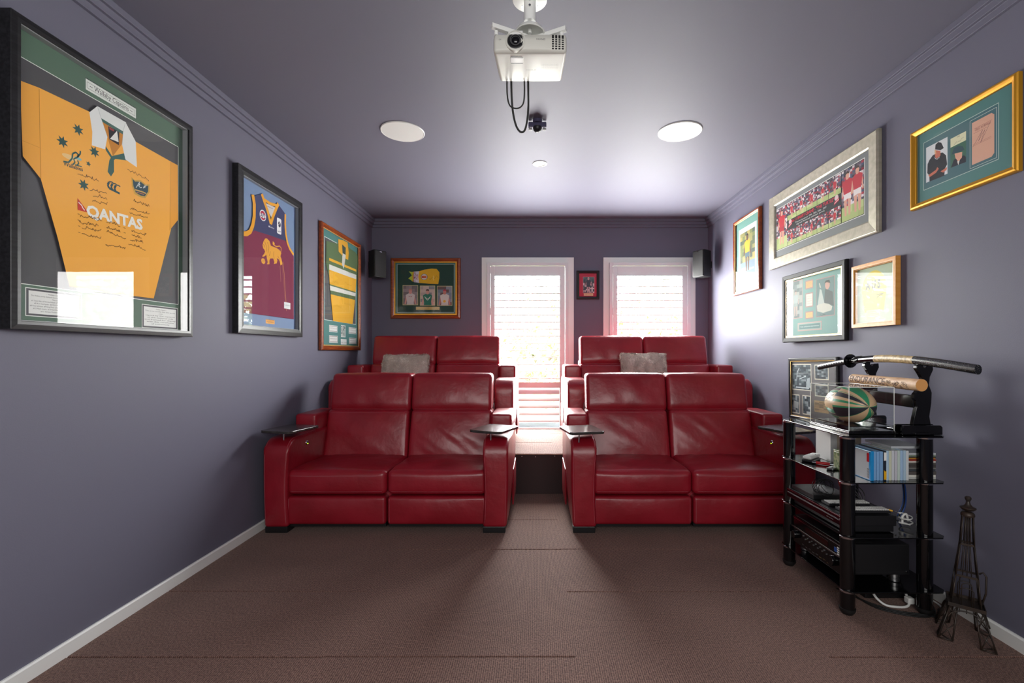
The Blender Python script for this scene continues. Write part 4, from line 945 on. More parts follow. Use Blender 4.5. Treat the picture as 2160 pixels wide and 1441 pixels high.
# 11. black and white photos behind the rack
cr11 = (1660, 740, 9.0)
t, cv, b11 = picture('black frame of black and white music photos, low on the right wall behind the rack', 'R', 2.96, 3.530, .712, 1.163,
    [(0, .018), (.003, .026), (.018, .026), (.022, .022)], 'gunmetal', .010, cr11, lip=(.005, 'goldlip'), glass=.018, rot=math.radians(1.6))
full(cv, b11, '#6c6c6c')
bw = ['#3c4a50', '#4c5c62', '#2c383e', '#5c6c70', '#8c989a', '#34444a']
def ph(a, b, seed, nx, ny, cols=bw, rim='#d8d4c0'):
    q = cv.rect(rim, a, b); q = inset(q, .007); cv.mosaic(cols, None, None, nx, ny, seed, q); return q
q = ph((105, 235), (478, 770), 1, 8, 12); X = lambda u: q[0]+(q[2]-q[0])*u; Y = lambda v: q[1]+(q[3]-q[1])*v
cv.line('#c8d4d6', [(X(.4), Y(.42)), (X(.75), Y(.55))], .006, True); cv.line('#b8c4c6', [(X(.25), Y(.4)), (X(.28), Y(.7)), (X(.4), Y(.88))], .008, True); cv.line('#c8d4d6', [(X(.2), Y(.08)), (X(.9), Y(.07))], .008, True); cv.raw('#a8b4b8', [(X(.75), Y(.1)), (X(.95), Y(.1)), (X(.95), Y(.5)), (X(.8), Y(.45))])
ph((540, 265), (808, 575), 2, 6, 7); q = ph((95, 800), (245, 1190), 3, 4, 7); cv.raw('#a8aeae', [(q[0]+.01, q[1]+.04), (q[2]-.01, q[1]+.03), (q[2]-.006, q[3]-.05), (q[0]+.02, q[3]-.04)])
ph((300, 830), (455, 1230), 4, 4, 7, bw+['#c8d0d0']); ph((540, 640), (800, 905), 5, 6, 6, ['#5c6468', '#4c5458', '#8c9294', '#70787c'])
q = cv.rect('#a8906a', (525, 940), (800, 1215)); cv.mosaic(['#9a8060', '#8c7456', '#a88c68', '#7c6c58'], None, None, 3, 8, 6, inset(q, .006))
cv.build('mount_board', t)

# ------------------------------------------------------------------ wall speakers
def wall_speaker(c, rot, label, side):
    t = thing('wall_speaker', label, 'speaker', c, Rz(rot), 'black wall speakers beside the back wall')
    w, d, h = .145, .13, .285
    mb = MB(); mb.prism([(-w/2, 0), (w/2, 0), (w/2*.8, d), (-w/2*.8, d)], 'z', 0, h); mb.build('cabinet', 'speaker_box', t, bevel=.004)
    mb = MB(); mb.box((-w/2+.004, -.010, .006), (w/2-.004, .001, h-.006)); g = mb.build('grille', 'rubber', t, bevel=.004)
    bx('badge', (-.012, -.0115, h-.022), (.012, -.0099, h-.016), 'chrome', g, world=False)
    bk = MB(); bk.cyl((0, d-.005, h*.5), (0, d+.05, h*.5), .014); bk.box((-.025, d+.045, h*.5-.035), (.025, d+.055, h*.5+.035)); bk.build('bracket', 'rubber', t)
wall_speaker((-1.655, 4.93, 1.998), math.radians(52), 'black wall speaker beside the wood-framed stubby holder, left back corner', 0)
wall_speaker((1.735, 4.97, 2.008), math.radians(-60), 'black wall speaker at the right window edge, right back corner', 1)

# ------------------------------------------------------------------ ceiling fittings
for cxx, lb in ((-.907, 'round white flush ceiling speaker on the left of the ceiling'), (.976, 'round white flush ceiling speaker on the right of the ceiling')):
    t = thing('ceiling_speaker', lb, 'speaker', (cxx, 3.157, ZC), group='round ceiling speakers')
    MB().lathe([(.1455, 0), (.1455, -.004), (.142, -.0065), (.138, -.0055), (.1375, -.002)], n=56).build('rim', 'white', t, smooth='auto')
    MB().lathe([(.0001, -.0052), (.1372, -.0052), (.1375, -.002)], n=56).build('grille', 'screen' if 0 else 'wplast', t, smooth='auto')
t = thing('downlight', 'small round white downlight behind the projector', 'light', (.03, 3.69, ZC))
MB().lathe([(.040, -.001), (.046, -.006), (.056, -.006), (.058, 0)], n=40).build('trim_ring', 'white', t, smooth='auto')
MB().lathe([(.0001, -.0015), (.041, -.0015), (.041, -.0005)], n=32).build('lens', 'wplast', t, smooth='auto')
t = thing('ceiling_sensor', 'small purple-grey sensor on the ceiling between the round speakers', 'sensor', (.008, 3.0, ZC))
bx('mount_bar', (-.058, -.012, -.050), (.058, .012, -.016), 'purple', t, world=False, bevel=.006)
MB().cyl((0, 0, -.020), (0, 0, -.0005), .030, n=24).build('base', 'purple', t, smooth='auto')
prof = [(.030*math.cos(a), -.045-.034*math.sin(a)) for a in [k*PI/16 for k in range(9)]]; prof[-1] = (.0002, prof[-1][1])
MB().lathe(prof, (0, .004, .0), n=28).build('dome_lens', 'blackm', t, smooth='auto')
for s_ in (-1, 1): bx('side_plate', (s_*.045-.012, .012, -.06), (s_*.045+.012, .018, -.004), 'white', t, world=False, bevel=.002)

# projector --------------------------------------------------------------
PC = Vector((-.027, 1.975, ZC))
t = thing('projector', 'white projector hanging from the ceiling on a white pole mount', 'projector', tuple(PC))
mb = MB().lathe([(.073, 0), (.073, -.004), (.070, -.006), (.0002, -.006)], n=48); cp = mb.build('ceiling_plate', 'white', t, smooth='auto')
mb = MB(); mb.cyl((0, 0, -.006), (0, 0, -.098), .0255, n=32); mb.build('pole', 'white', t, smooth='auto')
for (z_, sx) in ((-.02, 0), (-.045, 0), (-.03, .030), (-.03, -.030)): MB().cyl((sx, -.026 if sx == 0 else 0, z_), (sx*1.15, -.030 if sx == 0 else .0, z_), .005, n=10).build('bolt', 'chrome', t)
MB().cyl((0, 0, -.098), (0, 0, -.145), .008, n=16).build('rod', 'white', t, smooth='auto')
MB().lathe([(.0002, -.118), (.03, -.121), (.055, -.131), (.064, -.146), (.060, -.148), (.05, -.136), (.028, -.127), (.0002, -.125)], n=36).build('mount_dome', 'white', t, smooth='auto')
for (p0, p1) in (((.055, .05, -.152), (-.158, -.040, -.140)), ((-.03, .05, -.152), (.152, -.032, -.147)), ((.0, .02, -.150), (.08, .13, -.147)), ((.0, .02, -.150), (-.08, .13, -.147))):
    a = Vector(p0); b = Vector(p1); d = (b-a).normalized(); n = Vector((-d.y, d.x, 0)).normalized()*.010; u = Vector((0, 0, .009)); mb = MB(); i = len(mb.v)
    mb.v += [tuple(p+s1*n+s2*u) for p in (a, b) for (s1, s2) in ((-1, -1), (1, -1), (1, 1), (-1, 1))]
    for f in ((0, 3, 2, 1), (4, 5, 6, 7), (0, 1, 5, 4), (1, 2, 6, 5), (2, 3, 7, 6), (3, 0, 4, 7)): mb.face(f)
    ar = mb.build('mount_arm', 'white', t, bevel=.0015)
    e = b-d*.02; MB().cyl((e.x, e.y, e.z+.01), (e.x, e.y, -.176), .0035, n=8).build('screw', 'chrome', ar); MB().cyl((e.x, e.y, -.158), (e.x, e.y, -.176), .0085, n=12).build('spacer', 'white', ar)
# body: faces the camera side (-y), hung upside down
x0_, x1_ = -.150, .154; yf, yb = -.058, .176; zt_, zb_ = -.176, -.262
def body(p):
    p = Vector(p); fy = (p.y-yf)/(yb-yf)
    k = 1-.075*fy; 
    cxm = .002; p.x = cxm+(p.x-cxm)*k
    if p.z < -.2: p.y -= 0; p.z += .012*fy*fy
    if p.z > -.19: p.y += .012*(1-fy)
    return p
mb, mp_ = soft((.152, .117, .043), .014, (14, 12, 4), 4, (.002, .010, .003), lambda p: body((p.x+.002, p.y+.059, p.z-.219)))
pb = mb.build('body', 'pw', t, smooth=True)
# lens
lx, lz = -.058, -.219; fy_ = yf-.008
mb = MB().lathe([(.042, .012), (.042, -.003), (.036, -.006), (.033, -.002), (.031, .010)], (lx, fy_+.0025, lz), 'y', 36); mb.build('lens_ring', 'pw', pb, smooth='auto')
mb = MB().lathe([(.0335, -.002), (.030, -.004), (.024, -.003), (.0225, -.007), (.018, -.007), (.017, -.004), (.0002, -.004)], (lx, fy_+.0025, lz), 'y', 36); ln_ = mb.build('lens_barrel', 'blackm', pb, smooth='auto')
mb = MB().lathe([(.016, -.0045), (.012, -.008), (.006, -.010), (.0002, -.0105)], (lx, fy_+.0025, lz), 'y', 28); mb.build('lens_glass', 'black', ln_, smooth='auto')
MB().lathe([(.0235, -.0035), (.0222, -.0085), (.0205, -.0085), (.0195, -.0045)], (lx, fy_+.0025, lz), 'y', 36).build('lens_band', 'steel', ln_, smooth='auto')
bx('lens_shutter', (lx-.03, fy_-.002, lz+.024), (lx+.03, fy_+.008, lz+.040), 'wplast', pb, world=False, bevel=.002)
def face_y(x, z): return mp_((x-.002, -.117, max(-.030, min(.030, z+.219)))).y
for r in range(7):
    for c in range(4):
        x = .096+c*.0135; z = -.197-r*.0086; yy = face_y(x, z)
        bx('vent_slot', (x-.0042, yy-.0006, z-.0027), (x+.0042, yy+.006, z+.0027), 'blackm', pb, world=False)
bx('control_cover', (-.083, -.025, -.2645), (-.027, .010, -.258), 'wplast', pb, world=False, bevel=.002)
for yy in (-.030, .014): bx('cover_groove', (-.080, yy-.0012, -.2642), (-.030, yy+.0012, -.258), 'greymetal', pb, world=False)
bx('lamp_cover', (-.105, .085, -.2545), (.085, .150, -.248), 'wplast', pb, world=False, bevel=.002)
# lettering reads upside down (the unit hangs inverted)
def lettering(name, parent, txt, c, w, h, M3, col, bold=.0, wrap=None):
    vs, fs, wd, _ = glyphs(txt, bold, 0); b = MB()
    for v in vs: p = Vector(c)+M3 @ Vector(((v[0]/wd-.5)*w, (v[1]/.72-.5)*h, 0)); b.v.append(tuple(wrap(p) if wrap else p))
    for f in fs: b.face(f, 0, lin(col))
    b.colors = True; return b.build(name, 'ink', parent, fix=False)
Mf = Matrix(((-1, 0, 0), (0, 0, 1), (0, -1, 0)))
lettering('lettering', pb, 'EPSON', (.046, fy_-.0045, -.214), .036, .0085, Mf, '#8e8e8c', .01, lambda p: Vector((p.x, face_y(p.x, p.z)-.0006, p.z)))
lettering('lettering', pb, 'HD', (-.122, fy_-.0018, -.212), .009, .006, Mf, '#8e8e8c', .01, lambda p: Vector((p.x, face_y(p.x, p.z)-.0006, p.z)))
Mb_ = Matrix(((-1, 0, 0), (0, 1, 0), (0, 0, -1)))
lettering('lettering', pb, 'EPSON', (.006, .056, -.2662), .042, .009, Mb_, '#a8a89e')
for k in range(4): lettering('lettering', pb, 'Caution: do not look into the lens when on', (.085, .015+k*.011, -.2668), .075, .005, Mb_, '#9c9c96')
lettering('lettering', pb, 'Network projector', (-.02, .118, -.2552), .07, .006, Mb_, '#b0b0a4')
for (pts, r) in (([(-.108, .17, -.235), (-.108, .20, -.30), (-.095, .215, -.34), (-.06, .22, -.348), (-.035, .215, -.33), (-.028, .20, -.29), (-.028, .17, -.235)], .0035),
                 ([(-.088, .17, -.235), (-.088, .205, -.30), (-.082, .22, -.37), (-.068, .23, -.425), (-.048, .235, -.452), (-.028, .235, -.445), (-.016, .23, -.40), (-.010, .22, -.34), (-.010, .20, -.28), (-.010, .17, -.235)], .0048)):
    cu = []; n = len(pts)
    for k in range(n-1):
        p0, p1, p2, p3 = [Vector(pts[min(max(k+j, 0), n-1)]) for j in (-1, 0, 1, 2)]
        for f in range(6): u = f/6; cu.append(.5*((2*p1)+(p2-p0)*u+(2*p0-5*p1+4*p2-p3)*u*u+(3*p1-p0-3*p2+p3)*u**3))
    cu.append(Vector(pts[-1])); MB().tube(cu, r, 10).build('cable', 'rubber', t, smooth=True)
def smoothpts(pts, m=6):
    cu = []; n = len(pts)
    for k in range(n-1):
        p0, p1, p2, p3 = [Vector(pts[min(max(k+j, 0), n-1)]) for j in (-1, 0, 1, 2)]
        for f in range(m): u = f/m; cu.append(.5*((2*p1)+(p2-p0)*u+(2*p0-5*p1+4*p2-p3)*u*u+(3*p1-p0-3*p2+p3)*u**3))
    return cu+[Vector(pts[-1])]

# ------------------------------------------------------------------ glass rack
RX0, RX1, RY0, RY1 = 1.400, 1.857, 2.090, 2.672
t = thing('media_rack', 'black glass four-tier media rack with round posts beside the right sofa', 'rack', (1.62, 2.38, 0))
ZS = [.119, .365, .6125, .820]
PX, PY = (1.430, 1.785), (2.135, 2.625)
for z in ZS:
    c = .025; mb = MB(); mb.prism([(RX0+c, RY0), (RX1-c, RY0), (RX1, RY0+c), (RX1, RY1-c), (RX1-c, RY1), (RX0+c, RY1), (RX0, RY1-c), (RX0, RY0+c)], 'z', z-.007, z-.001)
    mb.build('glass_shelf', 'black' if z < .8 else 'shelfglass', t, True, bevel=.0012)
for px_ in PX:
    for py_ in PY:
        mb = MB(); rr = .0305
        lv = [.028]+[q-.008 for q in ZS]; lo = [.028]+[q for q in ZS[:-1]]
        for a, b in zip([.028]+ZS[:-1], [q-.007 for q in ZS]): mb.cyl((px_, py_, a), (px_, py_, b), rr, n=32)
        po = mb.build('post', 'black', t, True, smooth='auto')
        for q in ZS: MB().lathe([(rr+.0008, q-.016), (rr+.0015, q-.012), (rr+.0015, q-.008), (rr+.0005, q-.0072)], (px_, py_, 0), n=32).build('collar', 'chrome', po, True, smooth='auto')
        MB().lathe([(.022, .0005), (.029, .010), (.033, .018), (.034, .028), (.030, .029)], (px_, py_, 0), n=28).build('foot', 'rubber', t, True, smooth='auto')

# top shelf: display case and ball
CX0, CX1, CY0, CY1, CZ0, CZ1 = 1.451, 1.660, 2.155, 2.456, .8200, 1.037
t = thing('display_case', 'clear acrylic display case on the rack holding a rugby ball', 'display case', ((CX0+CX1)/2, (CY0+CY1)/2, CZ0))
bx('base', (CX0-.004, CY0-.004, CZ0), (CX1+.004, CY1+.004, CZ0+.009), 'black', t, bevel=.001)
bx('base', (CX0, CY0, CZ0+.0095), (CX1, CY1, CZ0+.014), 'black', t, bevel=.001)
bx('inner_stand', (CX0+.012, CY0+.012, CZ0+.030), (CX1-.012, CY1-.012, CZ0+.034), 'black', t)
for x in (CX0+.05, CX1-.05):
    for y in (CY0+.05, CY1-.05): MB().cyl((x, y, CZ0+.014), (x, y, CZ0+.030), .012, n=14).build('riser', 'acrylic', t, True, smooth='auto')
zt = CZ0+.0142
for (a, b) in (((CX0, CY0, zt), (CX1, CY0, CZ1)), ((CX0, CY1, zt), (CX1, CY1, CZ1))):
    mb = MB(); mb.v = [(CX0, a[1], zt), (CX1, a[1], zt), (CX1, a[1], CZ1), (CX0, a[1], CZ1)]; mb.face((0, 1, 2, 3)); mb.build('side_pane', 'acrylic', t, True, fix=False)
for x in (CX0, CX1): mb = MB(); mb.v = [(x, CY0, zt), (x, CY1, zt), (x, CY1, CZ1), (x, CY0, CZ1)]; mb.face((0, 1, 2, 3)); mb.build('side_pane', 'acrylic', t, True, fix=False)
mb = MB(); mb.v = [(CX0, CY0, CZ1), (CX1, CY0, CZ1), (CX1, CY1, CZ1), (CX0, CY1, CZ1)]; mb.face((0, 1, 2, 3)); mb.build('top_pane', 'acrylic', t, True, fix=False)
e = .0022; mb = MB()
for x in (CX0, CX1):
    for y in (CY0, CY1): mb.box((x-e/2, y-e/2, zt), (x+e/2, y+e/2, CZ1))
for y in (CY0, CY1): mb.box((CX0, y-e/2, CZ1-e/2), (CX1, y+e/2, CZ1+e/2))
for x in (CX0, CX1): mb.box((x-e/2, CY0, CZ1-e/2), (x+e/2, CY1, CZ1+e/2))
mb.build('edge', 'acryledge', t, True)
# ball
bc = Vector((1.5555, 2.305, .8545+.089)); t = thing('rugby_ball', 'cream, green and black signed rugby ball inside the clear case', 'ball', (bc.x, bc.y, .8545))
m = bpy.data.materials.new('rugby_ball_panels'); m.use_nodes = True; nt = m.node_tree; B_ = nt.nodes['Principled BSDF']; a_ = nt.nodes.new('ShaderNodeAttribute'); a_.attribute_name = 'ink'
nt.links.new(a_.outputs['Color'], B_.inputs['Base Color']); B_.inputs['Roughness'].default_value = .38; M['ballm'] = m
mb = MB(); NU, NV = 180, 80; hl, hr = .136, .089
cream, green, blk = lin('#d9b48c'), lin('#2f8f62'), lin('#2b2d33')
for j in range(NV+1):
    v = -PI/2+PI*j/NV; y = hl*math.sin(v); r = hr*math.cos(v)**.92 if abs(abs(v)-PI/2) > 1e-6 else .0003
    for i in range(NU):
        a = 2*PI*i/NU; s4 = 1+.012*math.cos(4*a); mb.v.append((r*s4*math.cos(a), y, hr+r*s4*math.sin(a)))
def bcol(a, s):      # a: angle round the axis (deg, 0 = +x, 90 = up), s: -1 near tip .. 1 far tip
    a = a % 360
    if s < -.05:
        k = (-s-.05)/.95
        w = [(20, 78, cream), (84, 120, green), (124, 132, cream), (136, 152, blk), (170, 182, cream), (188, 222, blk), (226, 262, cream), (266, 300, green), (318, 360, blk)]
        for lo_, hi_, c_ in w:
            if lo_ <= a < hi_: return c_
        return cream if int(a/9) % 2 else green
    if 105 <= a < 117 or 196 <= a < 212 or 60 <= a < 72: return green
    if 119 <= a < 128 or 214 <= a < 222 or 74 <= a < 80: return blk
    if 130 <= a < 140 or 224 <= a < 236: return green
    return cream
for j in range(NV):
    for i in range(NU):
        i2 = (i+1) % NU; s_ = math.sin(-PI/2+PI*(j+.5)/NV); aa = 360*(i+.5)/NU
        mb.face((j*NU+i, j*NU+i2, (j+1)*NU+i2, (j+1)*NU+i), 0, bcol(aa, s_))
mb.colors = True; o = mb.build('ball_skin', 'ballm', t, fix=False, smooth=True)
lace = MB()
for k in range(5): lace.tube([(-.012, -.03+k*.014, 2*hr-.002), (0, -.03+k*.014, 2*hr+.001), (.012, -.03+k*.014, 2*hr-.002)], .0015, 6)
lace.build('lacing', 'thread', t, smooth=True)
sg_ = MB(); rr_ = random.Random(3)
for row in range(4):
    pts = []
    for k in range(12):
        a = math.radians(172-row*11+rr_.uniform(-3, 4)); y = .015+k*.006-(.006*row); r = hr*math.cos(math.asin(y/hl))**.92+.0008; pts.append((r*math.cos(a), y, hr+r*math.sin(a)))
    sg_.tube(pts, .0006, 4)
sg_.build('signature', 'rubber', t)

# sword stand, sword, baton
t = thing('sword_stand', 'black two-armed sword stand on the right edge of the rack', 'stand', (1.765, 2.33, .82))
def up_prof(d, sc=1): return [P(x, y, d) for x, y in ((1930, 772), (1929, 777), (1935, 786), (1941, 797), (1941, 806), (1930, 826), (1925, 832), (1925, 840), (1929, 846), (1930, 858), (1925, 880), (1922, 896), (1960, 896), (1957, 878), (1961, 850), (1962, 828), (1956, 812), (1958, 795), (1965, 780), (1964, 770), (1952, 771), (1949, 776), (1945, 775), (1943, 765), (1937, 764))]
for k, y in enumerate((2.16, 2.50)):
    pr = [(p.x, p.z) for p in up_prof(2.16)]
    MB().prism(pr, 'y', y-.010, y+.010).build('upright', 'black', t, True, bevel=.002)
    mb = MB(); pr = [(1.676, .8205), (1.862, .8205), (1.862, .855), (1.855, .864), (1.683, .864), (1.676, .855)]
    mb.prism(pr, 'y', y-.033, y-.021).build('foot_plate', 'black', t, True, bevel=.003)
    if k == 0: mb = MB().prism(pr, 'y', y+.012, y+.024).build('foot_plate', 'black', t, True, bevel=.003)
bx('crossbar', (1.755, 2.165, .94), (1.767, 2.495, 1.0), 'black', t, bevel=.004); bx('crossbar', (1.73, 2.12, .8205), (1.80, 2.53, .832), 'black', t, bevel=.003)
t = thing('samurai_sword', 'curved sword in speckled black scabbard resting across the top of the stand', 'sword', (1.765, 2.33, 1.13))
def sp(f):   # path along the sword, f 0 = hilt end (far) .. 1 = scabbard tip
    y = 2.90+(1.858-2.90)*f; z = 1.104+.026*f+.050*math.sin(PI*min(1, f*.98+.02))**1; return Vector((1.768, y, z))
def blade_tube(f0, f1, rw, rh, n, name, m, par=t, ex=0):
    b = MB(); K = 24; N = 16; rings = []
    for j in range(n+1):
        f = f0+(f1-f0)*j/n; p = sp(f); i = len(b.v)
        for k in range(N): a = 2*PI*k/N; b.v.append((p.x+rw*math.cos(a), p.y, p.z+rh*math.sin(a)))
        rings.append(i)
    for j in range(n):
        for k in range(N): k2 = (k+1) % N; b.face((rings[j]+k, rings[j]+k2, rings[j+1]+k2, rings[j+1]+k))
    b.face([rings[0]+k for k in range(N)]); b.face([rings[-1]+k for k in range(N)])
    return b.build(name, m, par, True, smooth='auto')
M['speck'] = mat('speckled_lacquer', '#16171a', .25, grain=((260, 260, 260), '#6a6a66', 1)); M['speck'].node_tree.nodes['Color Ramp'].color_ramp.elements[0].position = .62; M['speck'].node_tree.nodes['Color Ramp'].color_ramp.elements[1].position = .70
M['dragon'] = mat('painted_cream_band', '#d8bf8c', .4, grain=((70, 70, 70), '#8f7a58', 4))
hg = blade_tube(0, .268, .013, .017, 8, 'hilt', 'blackm')
for k in range(11): p = sp(.02+k*.022); MB().lathe([(.0001, .0), (.0035, .0), (.004, .003), (.0001, .003)], (0, 0, 0), 'x', 4).build('wrap_diamond', 'greymetal', hg, False).matrix_local = Matrix.Translation(Vector((p.x-.0158, p.y, p.z))-Vector((1.765, 2.33, 1.13)))
p = sp(.275); MB().lathe([(.0002, -.004), (.036, -.004), (.039, 0), (.036, .004), (.0002, .004)], (p.x, p.y, p.z), 'y', 36).build('guard', 'black', t, True, smooth='auto')
blade_tube(.285, .33, .016, .019, 3, 'scabbard_collar', 'black'); blade_tube(.33, .46, .0145, .0185, 6, 'scabbard_mouth', 'black'); blade_tube(.46, .70, .015, .019, 12, 'scabbard_band', 'dragon'); blade_tube(.70, 1.0, .015, .020, 14, 'scabbard', 'speck')
b = MB(); b.tube([sp(.31)+Vector((-.018, 0, .004)), sp(.33)+Vector((-.022, 0, .010)), sp(.35)+Vector((-.018, 0, .016)), sp(.36)+Vector((0, 0, .021)), sp(.345)+Vector((-.019, 0, -.006)), sp(.32)+Vector((-.021, 0, -.01))], .0035, 8); b.build('cord_knot', 'blackm', t, True, smooth=True)
t = thing('carved_baton', 'pale wooden baton lettered ENDURANCE on the lower arms of the stand', 'baton', (1.70, 2.29, 1.05))
M['birch'] = mat('pale_birch', '#ddba92', .55, grain=((40, 12, 40), '#b98f6c', 3)); M['endgrain'] = mat('end_grain', '#d79a58', .6)
A_, B2 = Vector((1.722, 2.075, 1.052)), Vector((1.720, 2.520, 1.056)); mb = MB(); mb.cyl(A_, B2, .0275, .0255, 36, caps=True); mb.build('shaft', 'birch', t, True, smooth='auto')
MB().cyl(A_-(B2-A_).normalized()*.0012, A_, .0262, .0270, 36).build('cut_end', 'endgrain', t, True, smooth='auto')
M['burn'] = mat('burnt_lettering', '#5c4438', .7)
vs, fs, wd, _ = glyphs('ENDURANCE', .01, 0); b = MB()
bm = bmesh.new(); bv = [bm.verts.new(v+(0,)) for v in vs]
for f in fs:
    try: bm.faces.new([bv[q] for q in f])
    except ValueError: pass
for k in range(1, 10): bmesh.ops.bisect_plane(bm, geom=list(bm.verts)+list(bm.edges)+list(bm.faces), plane_co=(0, .072*k, 0), plane_no=(0, 1, 0))
bm.verts.index_update(); vs = [(v.co.x, v.co.y) for v in bm.verts]; fs = [tuple(v.index for v in f.verts) for f in bm.faces]; bm.free()
for v in vs:
    f = .10+.46*(1-v[0]/wd); a = math.radians(206-(v[1]/.72)*72); c = A_.lerp(B2, 1-f-.0); r = .0270
    c = A_.lerp(B2, .98-.56*(v[0]/wd)); rr_ = .0275+(.0255-.0275)*(c.y-A_.y)/(B2.y-A_.y)+.0006; b.v.append(tuple(c+Vector((math.cos(a)*rr_, 0, math.sin(a)*rr_))))
for f in fs: b.face(f)
b.build('lettering', 'burn', t, True, fix=False)
b = MB(); rr0 = random.Random(4)
for k in range(34):
    y = rr0.uniform(2.12, 2.26); a0 = rr0.uniform(150, 230); pts = []
    for q in range(5): a = math.radians(a0+q*7); c = A_.lerp(B2, (y+.006*math.sin(q*1.7+k)-A_.y)/(B2.y-A_.y)); pts.append(c+Vector((math.cos(a), 0, math.sin(a)))*.0276)
    b.tube(pts, .0007, 4)
b.build('carving', 'burn', t, True)

# second shelf ---------------------------------------------------------
Z2 = ZS[2]-.0008
t = thing('cardboard_box', 'beige taped cardboard box at the back of the second shelf', 'box', (1.62, 2.60, Z2))
bx('carton', (1.578, 2.49, Z2), (1.742, 2.62, Z2+.155), 'card', t, bevel=.001); bx('packing_tape', (1.5775, 2.4895, Z2+.001), (1.612, 2.6205, Z2+.1555), 'wplast', t, bevel=.0005)
M['bdblue'] = mat('translucent_blue_plastic', '#1f86c4', .22, coat=.3); M['bdblue2'] = mat('pale_blue_plastic', '#7aa3cc', .25, coat=.3)
M['sleeve_dark'] = mat('dark_sleeve', '#1c2430', .35); M['sleeve_grey'] = mat('grey_sleeve', '#b4b8bc', .35)
def case(x, w, y0, y1, h, m, label, group, name='disc_case', insert=None):
    t = thing(name, label, 'disc case', (x+w/2, (y0+y1)/2, Z2), group=group)
    bx('shell', (x, y0, Z2), (x+w-.0008, y1, Z2+h), m, t, bevel=.0025)
    bx('insert', (x-.0004, y0+.012, Z2+.005), (x+w-.0004, y1-.004, Z2+h-.004), insert or 'sleeve_grey', t)
    for zz in (.35, .65): bx('clasp', (x+w*.25, y0-.0008, Z2+h*zz-.004), (x+w*.75, y0+.001, Z2+h*zz+.004), m, t)
    return t
x = 1.525
c = case(x, .0165, 2.118, 2.289, .136, 'bdblue', 'front blue disc case with grey cover and red label, behind the front post', 'blue disc cases')
cb = MB(); y_, zz = 2.16, Z2
bx('red_label', (x-.0012, 2.128, Z2+.085), (x-.0003, 2.142, Z2+.125), 'wred', c)
for k in range(9): bx('barcode_bar', (x-.0012, 2.125+.0, Z2+.012+k*.005), (x-.0003, 2.14, Z2+.014+k*.005), 'blackm', c)
x += .0175
ords = ['first', 'second', 'third']
for k in range(3):
    case(x, .0145, 2.125-.001*k, 2.290, .134-.001*(k % 2), 'bdblue2', '%s pale blue disc case right of the red-labelled one' % ords[k], 'blue disc cases'); x += .0150
c = case(x, .013, 2.122, 2.29, .137, 'sleeve_dark', 'dark disc case with yellow and white spine on the second shelf', 'dark disc case', insert='sleeve_dark')
bx('spine_label', (x+.001, 2.1212, Z2+.006), (x+.012, 2.1222, Z2+.048), 'yellow', c); bx('spine_label', (x+.001, 2.1212, Z2+.092), (x+.012, 2.1222, Z2+.13), 'paper', c); x += .0138
cols = ['#a9c4d8', '#c4c8b0', '#c2c6cc', '#bcbcc4', '#b8c8c0', '#9cb8d4', '#a4bccc', '#c8cccc', '#d0d2d4']
ords = ['first', 'second', 'third', 'fourth', 'fifth', 'sixth', 'seventh', 'eighth']
for k in range(8):
    M['cc%d' % k] = mat('milky_case_plastic', cols[k], .25, coat=.3)
    case(x, .0128, 2.124+.0006*(k % 3), 2.292, .138-.001*(k % 2), 'cc%d' % k, '%s clear disc case right of the yellow-labelled spine' % ords[k], 'clear disc cases in a row'); x += .0131
# horizontal stack
sx0 = x+.002; zz = Z2; scol = [('#b9bab6', .010), ('#d6d5cc', .011), ('#55504e', .016), ('#3f4348', .010), ('#70706c', .008), ('#4a4644', .012), ('#5a5652', .010), ('#d2cdc4', .008), ('#8f3a30', .009), ('#c08a3a', .006), ('#3c3a34', .006), ('#8fa08c', .006), ('#b8bcc0', .010)]
nm_ = ['bottom', 'second', 'third', 'fourth', 'fifth', 'sixth', 'seventh', 'eighth', 'ninth', 'tenth', 'eleventh', 'twelfth', 'topmost']
look = ['pale grey', 'cream', 'brown', 'slate', 'grey', 'dark brown', 'taupe', 'white', 'red', 'orange', 'black', 'green', 'silver']
for k, (cc, th) in enumerate(scol):
    mm = mat('disc_sleeve', cc, .3); o = bx('flat_disc_case', (sx0, 2.15-.0015*(k % 3), zz), (1.850-.002*(k % 2), 2.29, zz+th-.0008), mm, bevel=.001)
    o2 = thing('flat_disc_case', '%s flat disc case, %s in the lying stack at the right post' % (look[k], nm_[k]), 'disc case', (1.80, 2.22, zz), group='lying stack of disc cases')
    o.name = 'case_shell'; inv = RM[o2.name].inverted(); o.data.transform(inv); o.parent = o2
    zz += th
o = bx('large_flat_case', (1.655, 2.20, zz+.0002) if 0 else (1.655, 2.165, Z2+.1384), (1.812, 2.34, Z2+.150), M['sleeve_grey'], bevel=.002); tag(o, 'wide silver case lying on top of the disc stack', 'disc case')
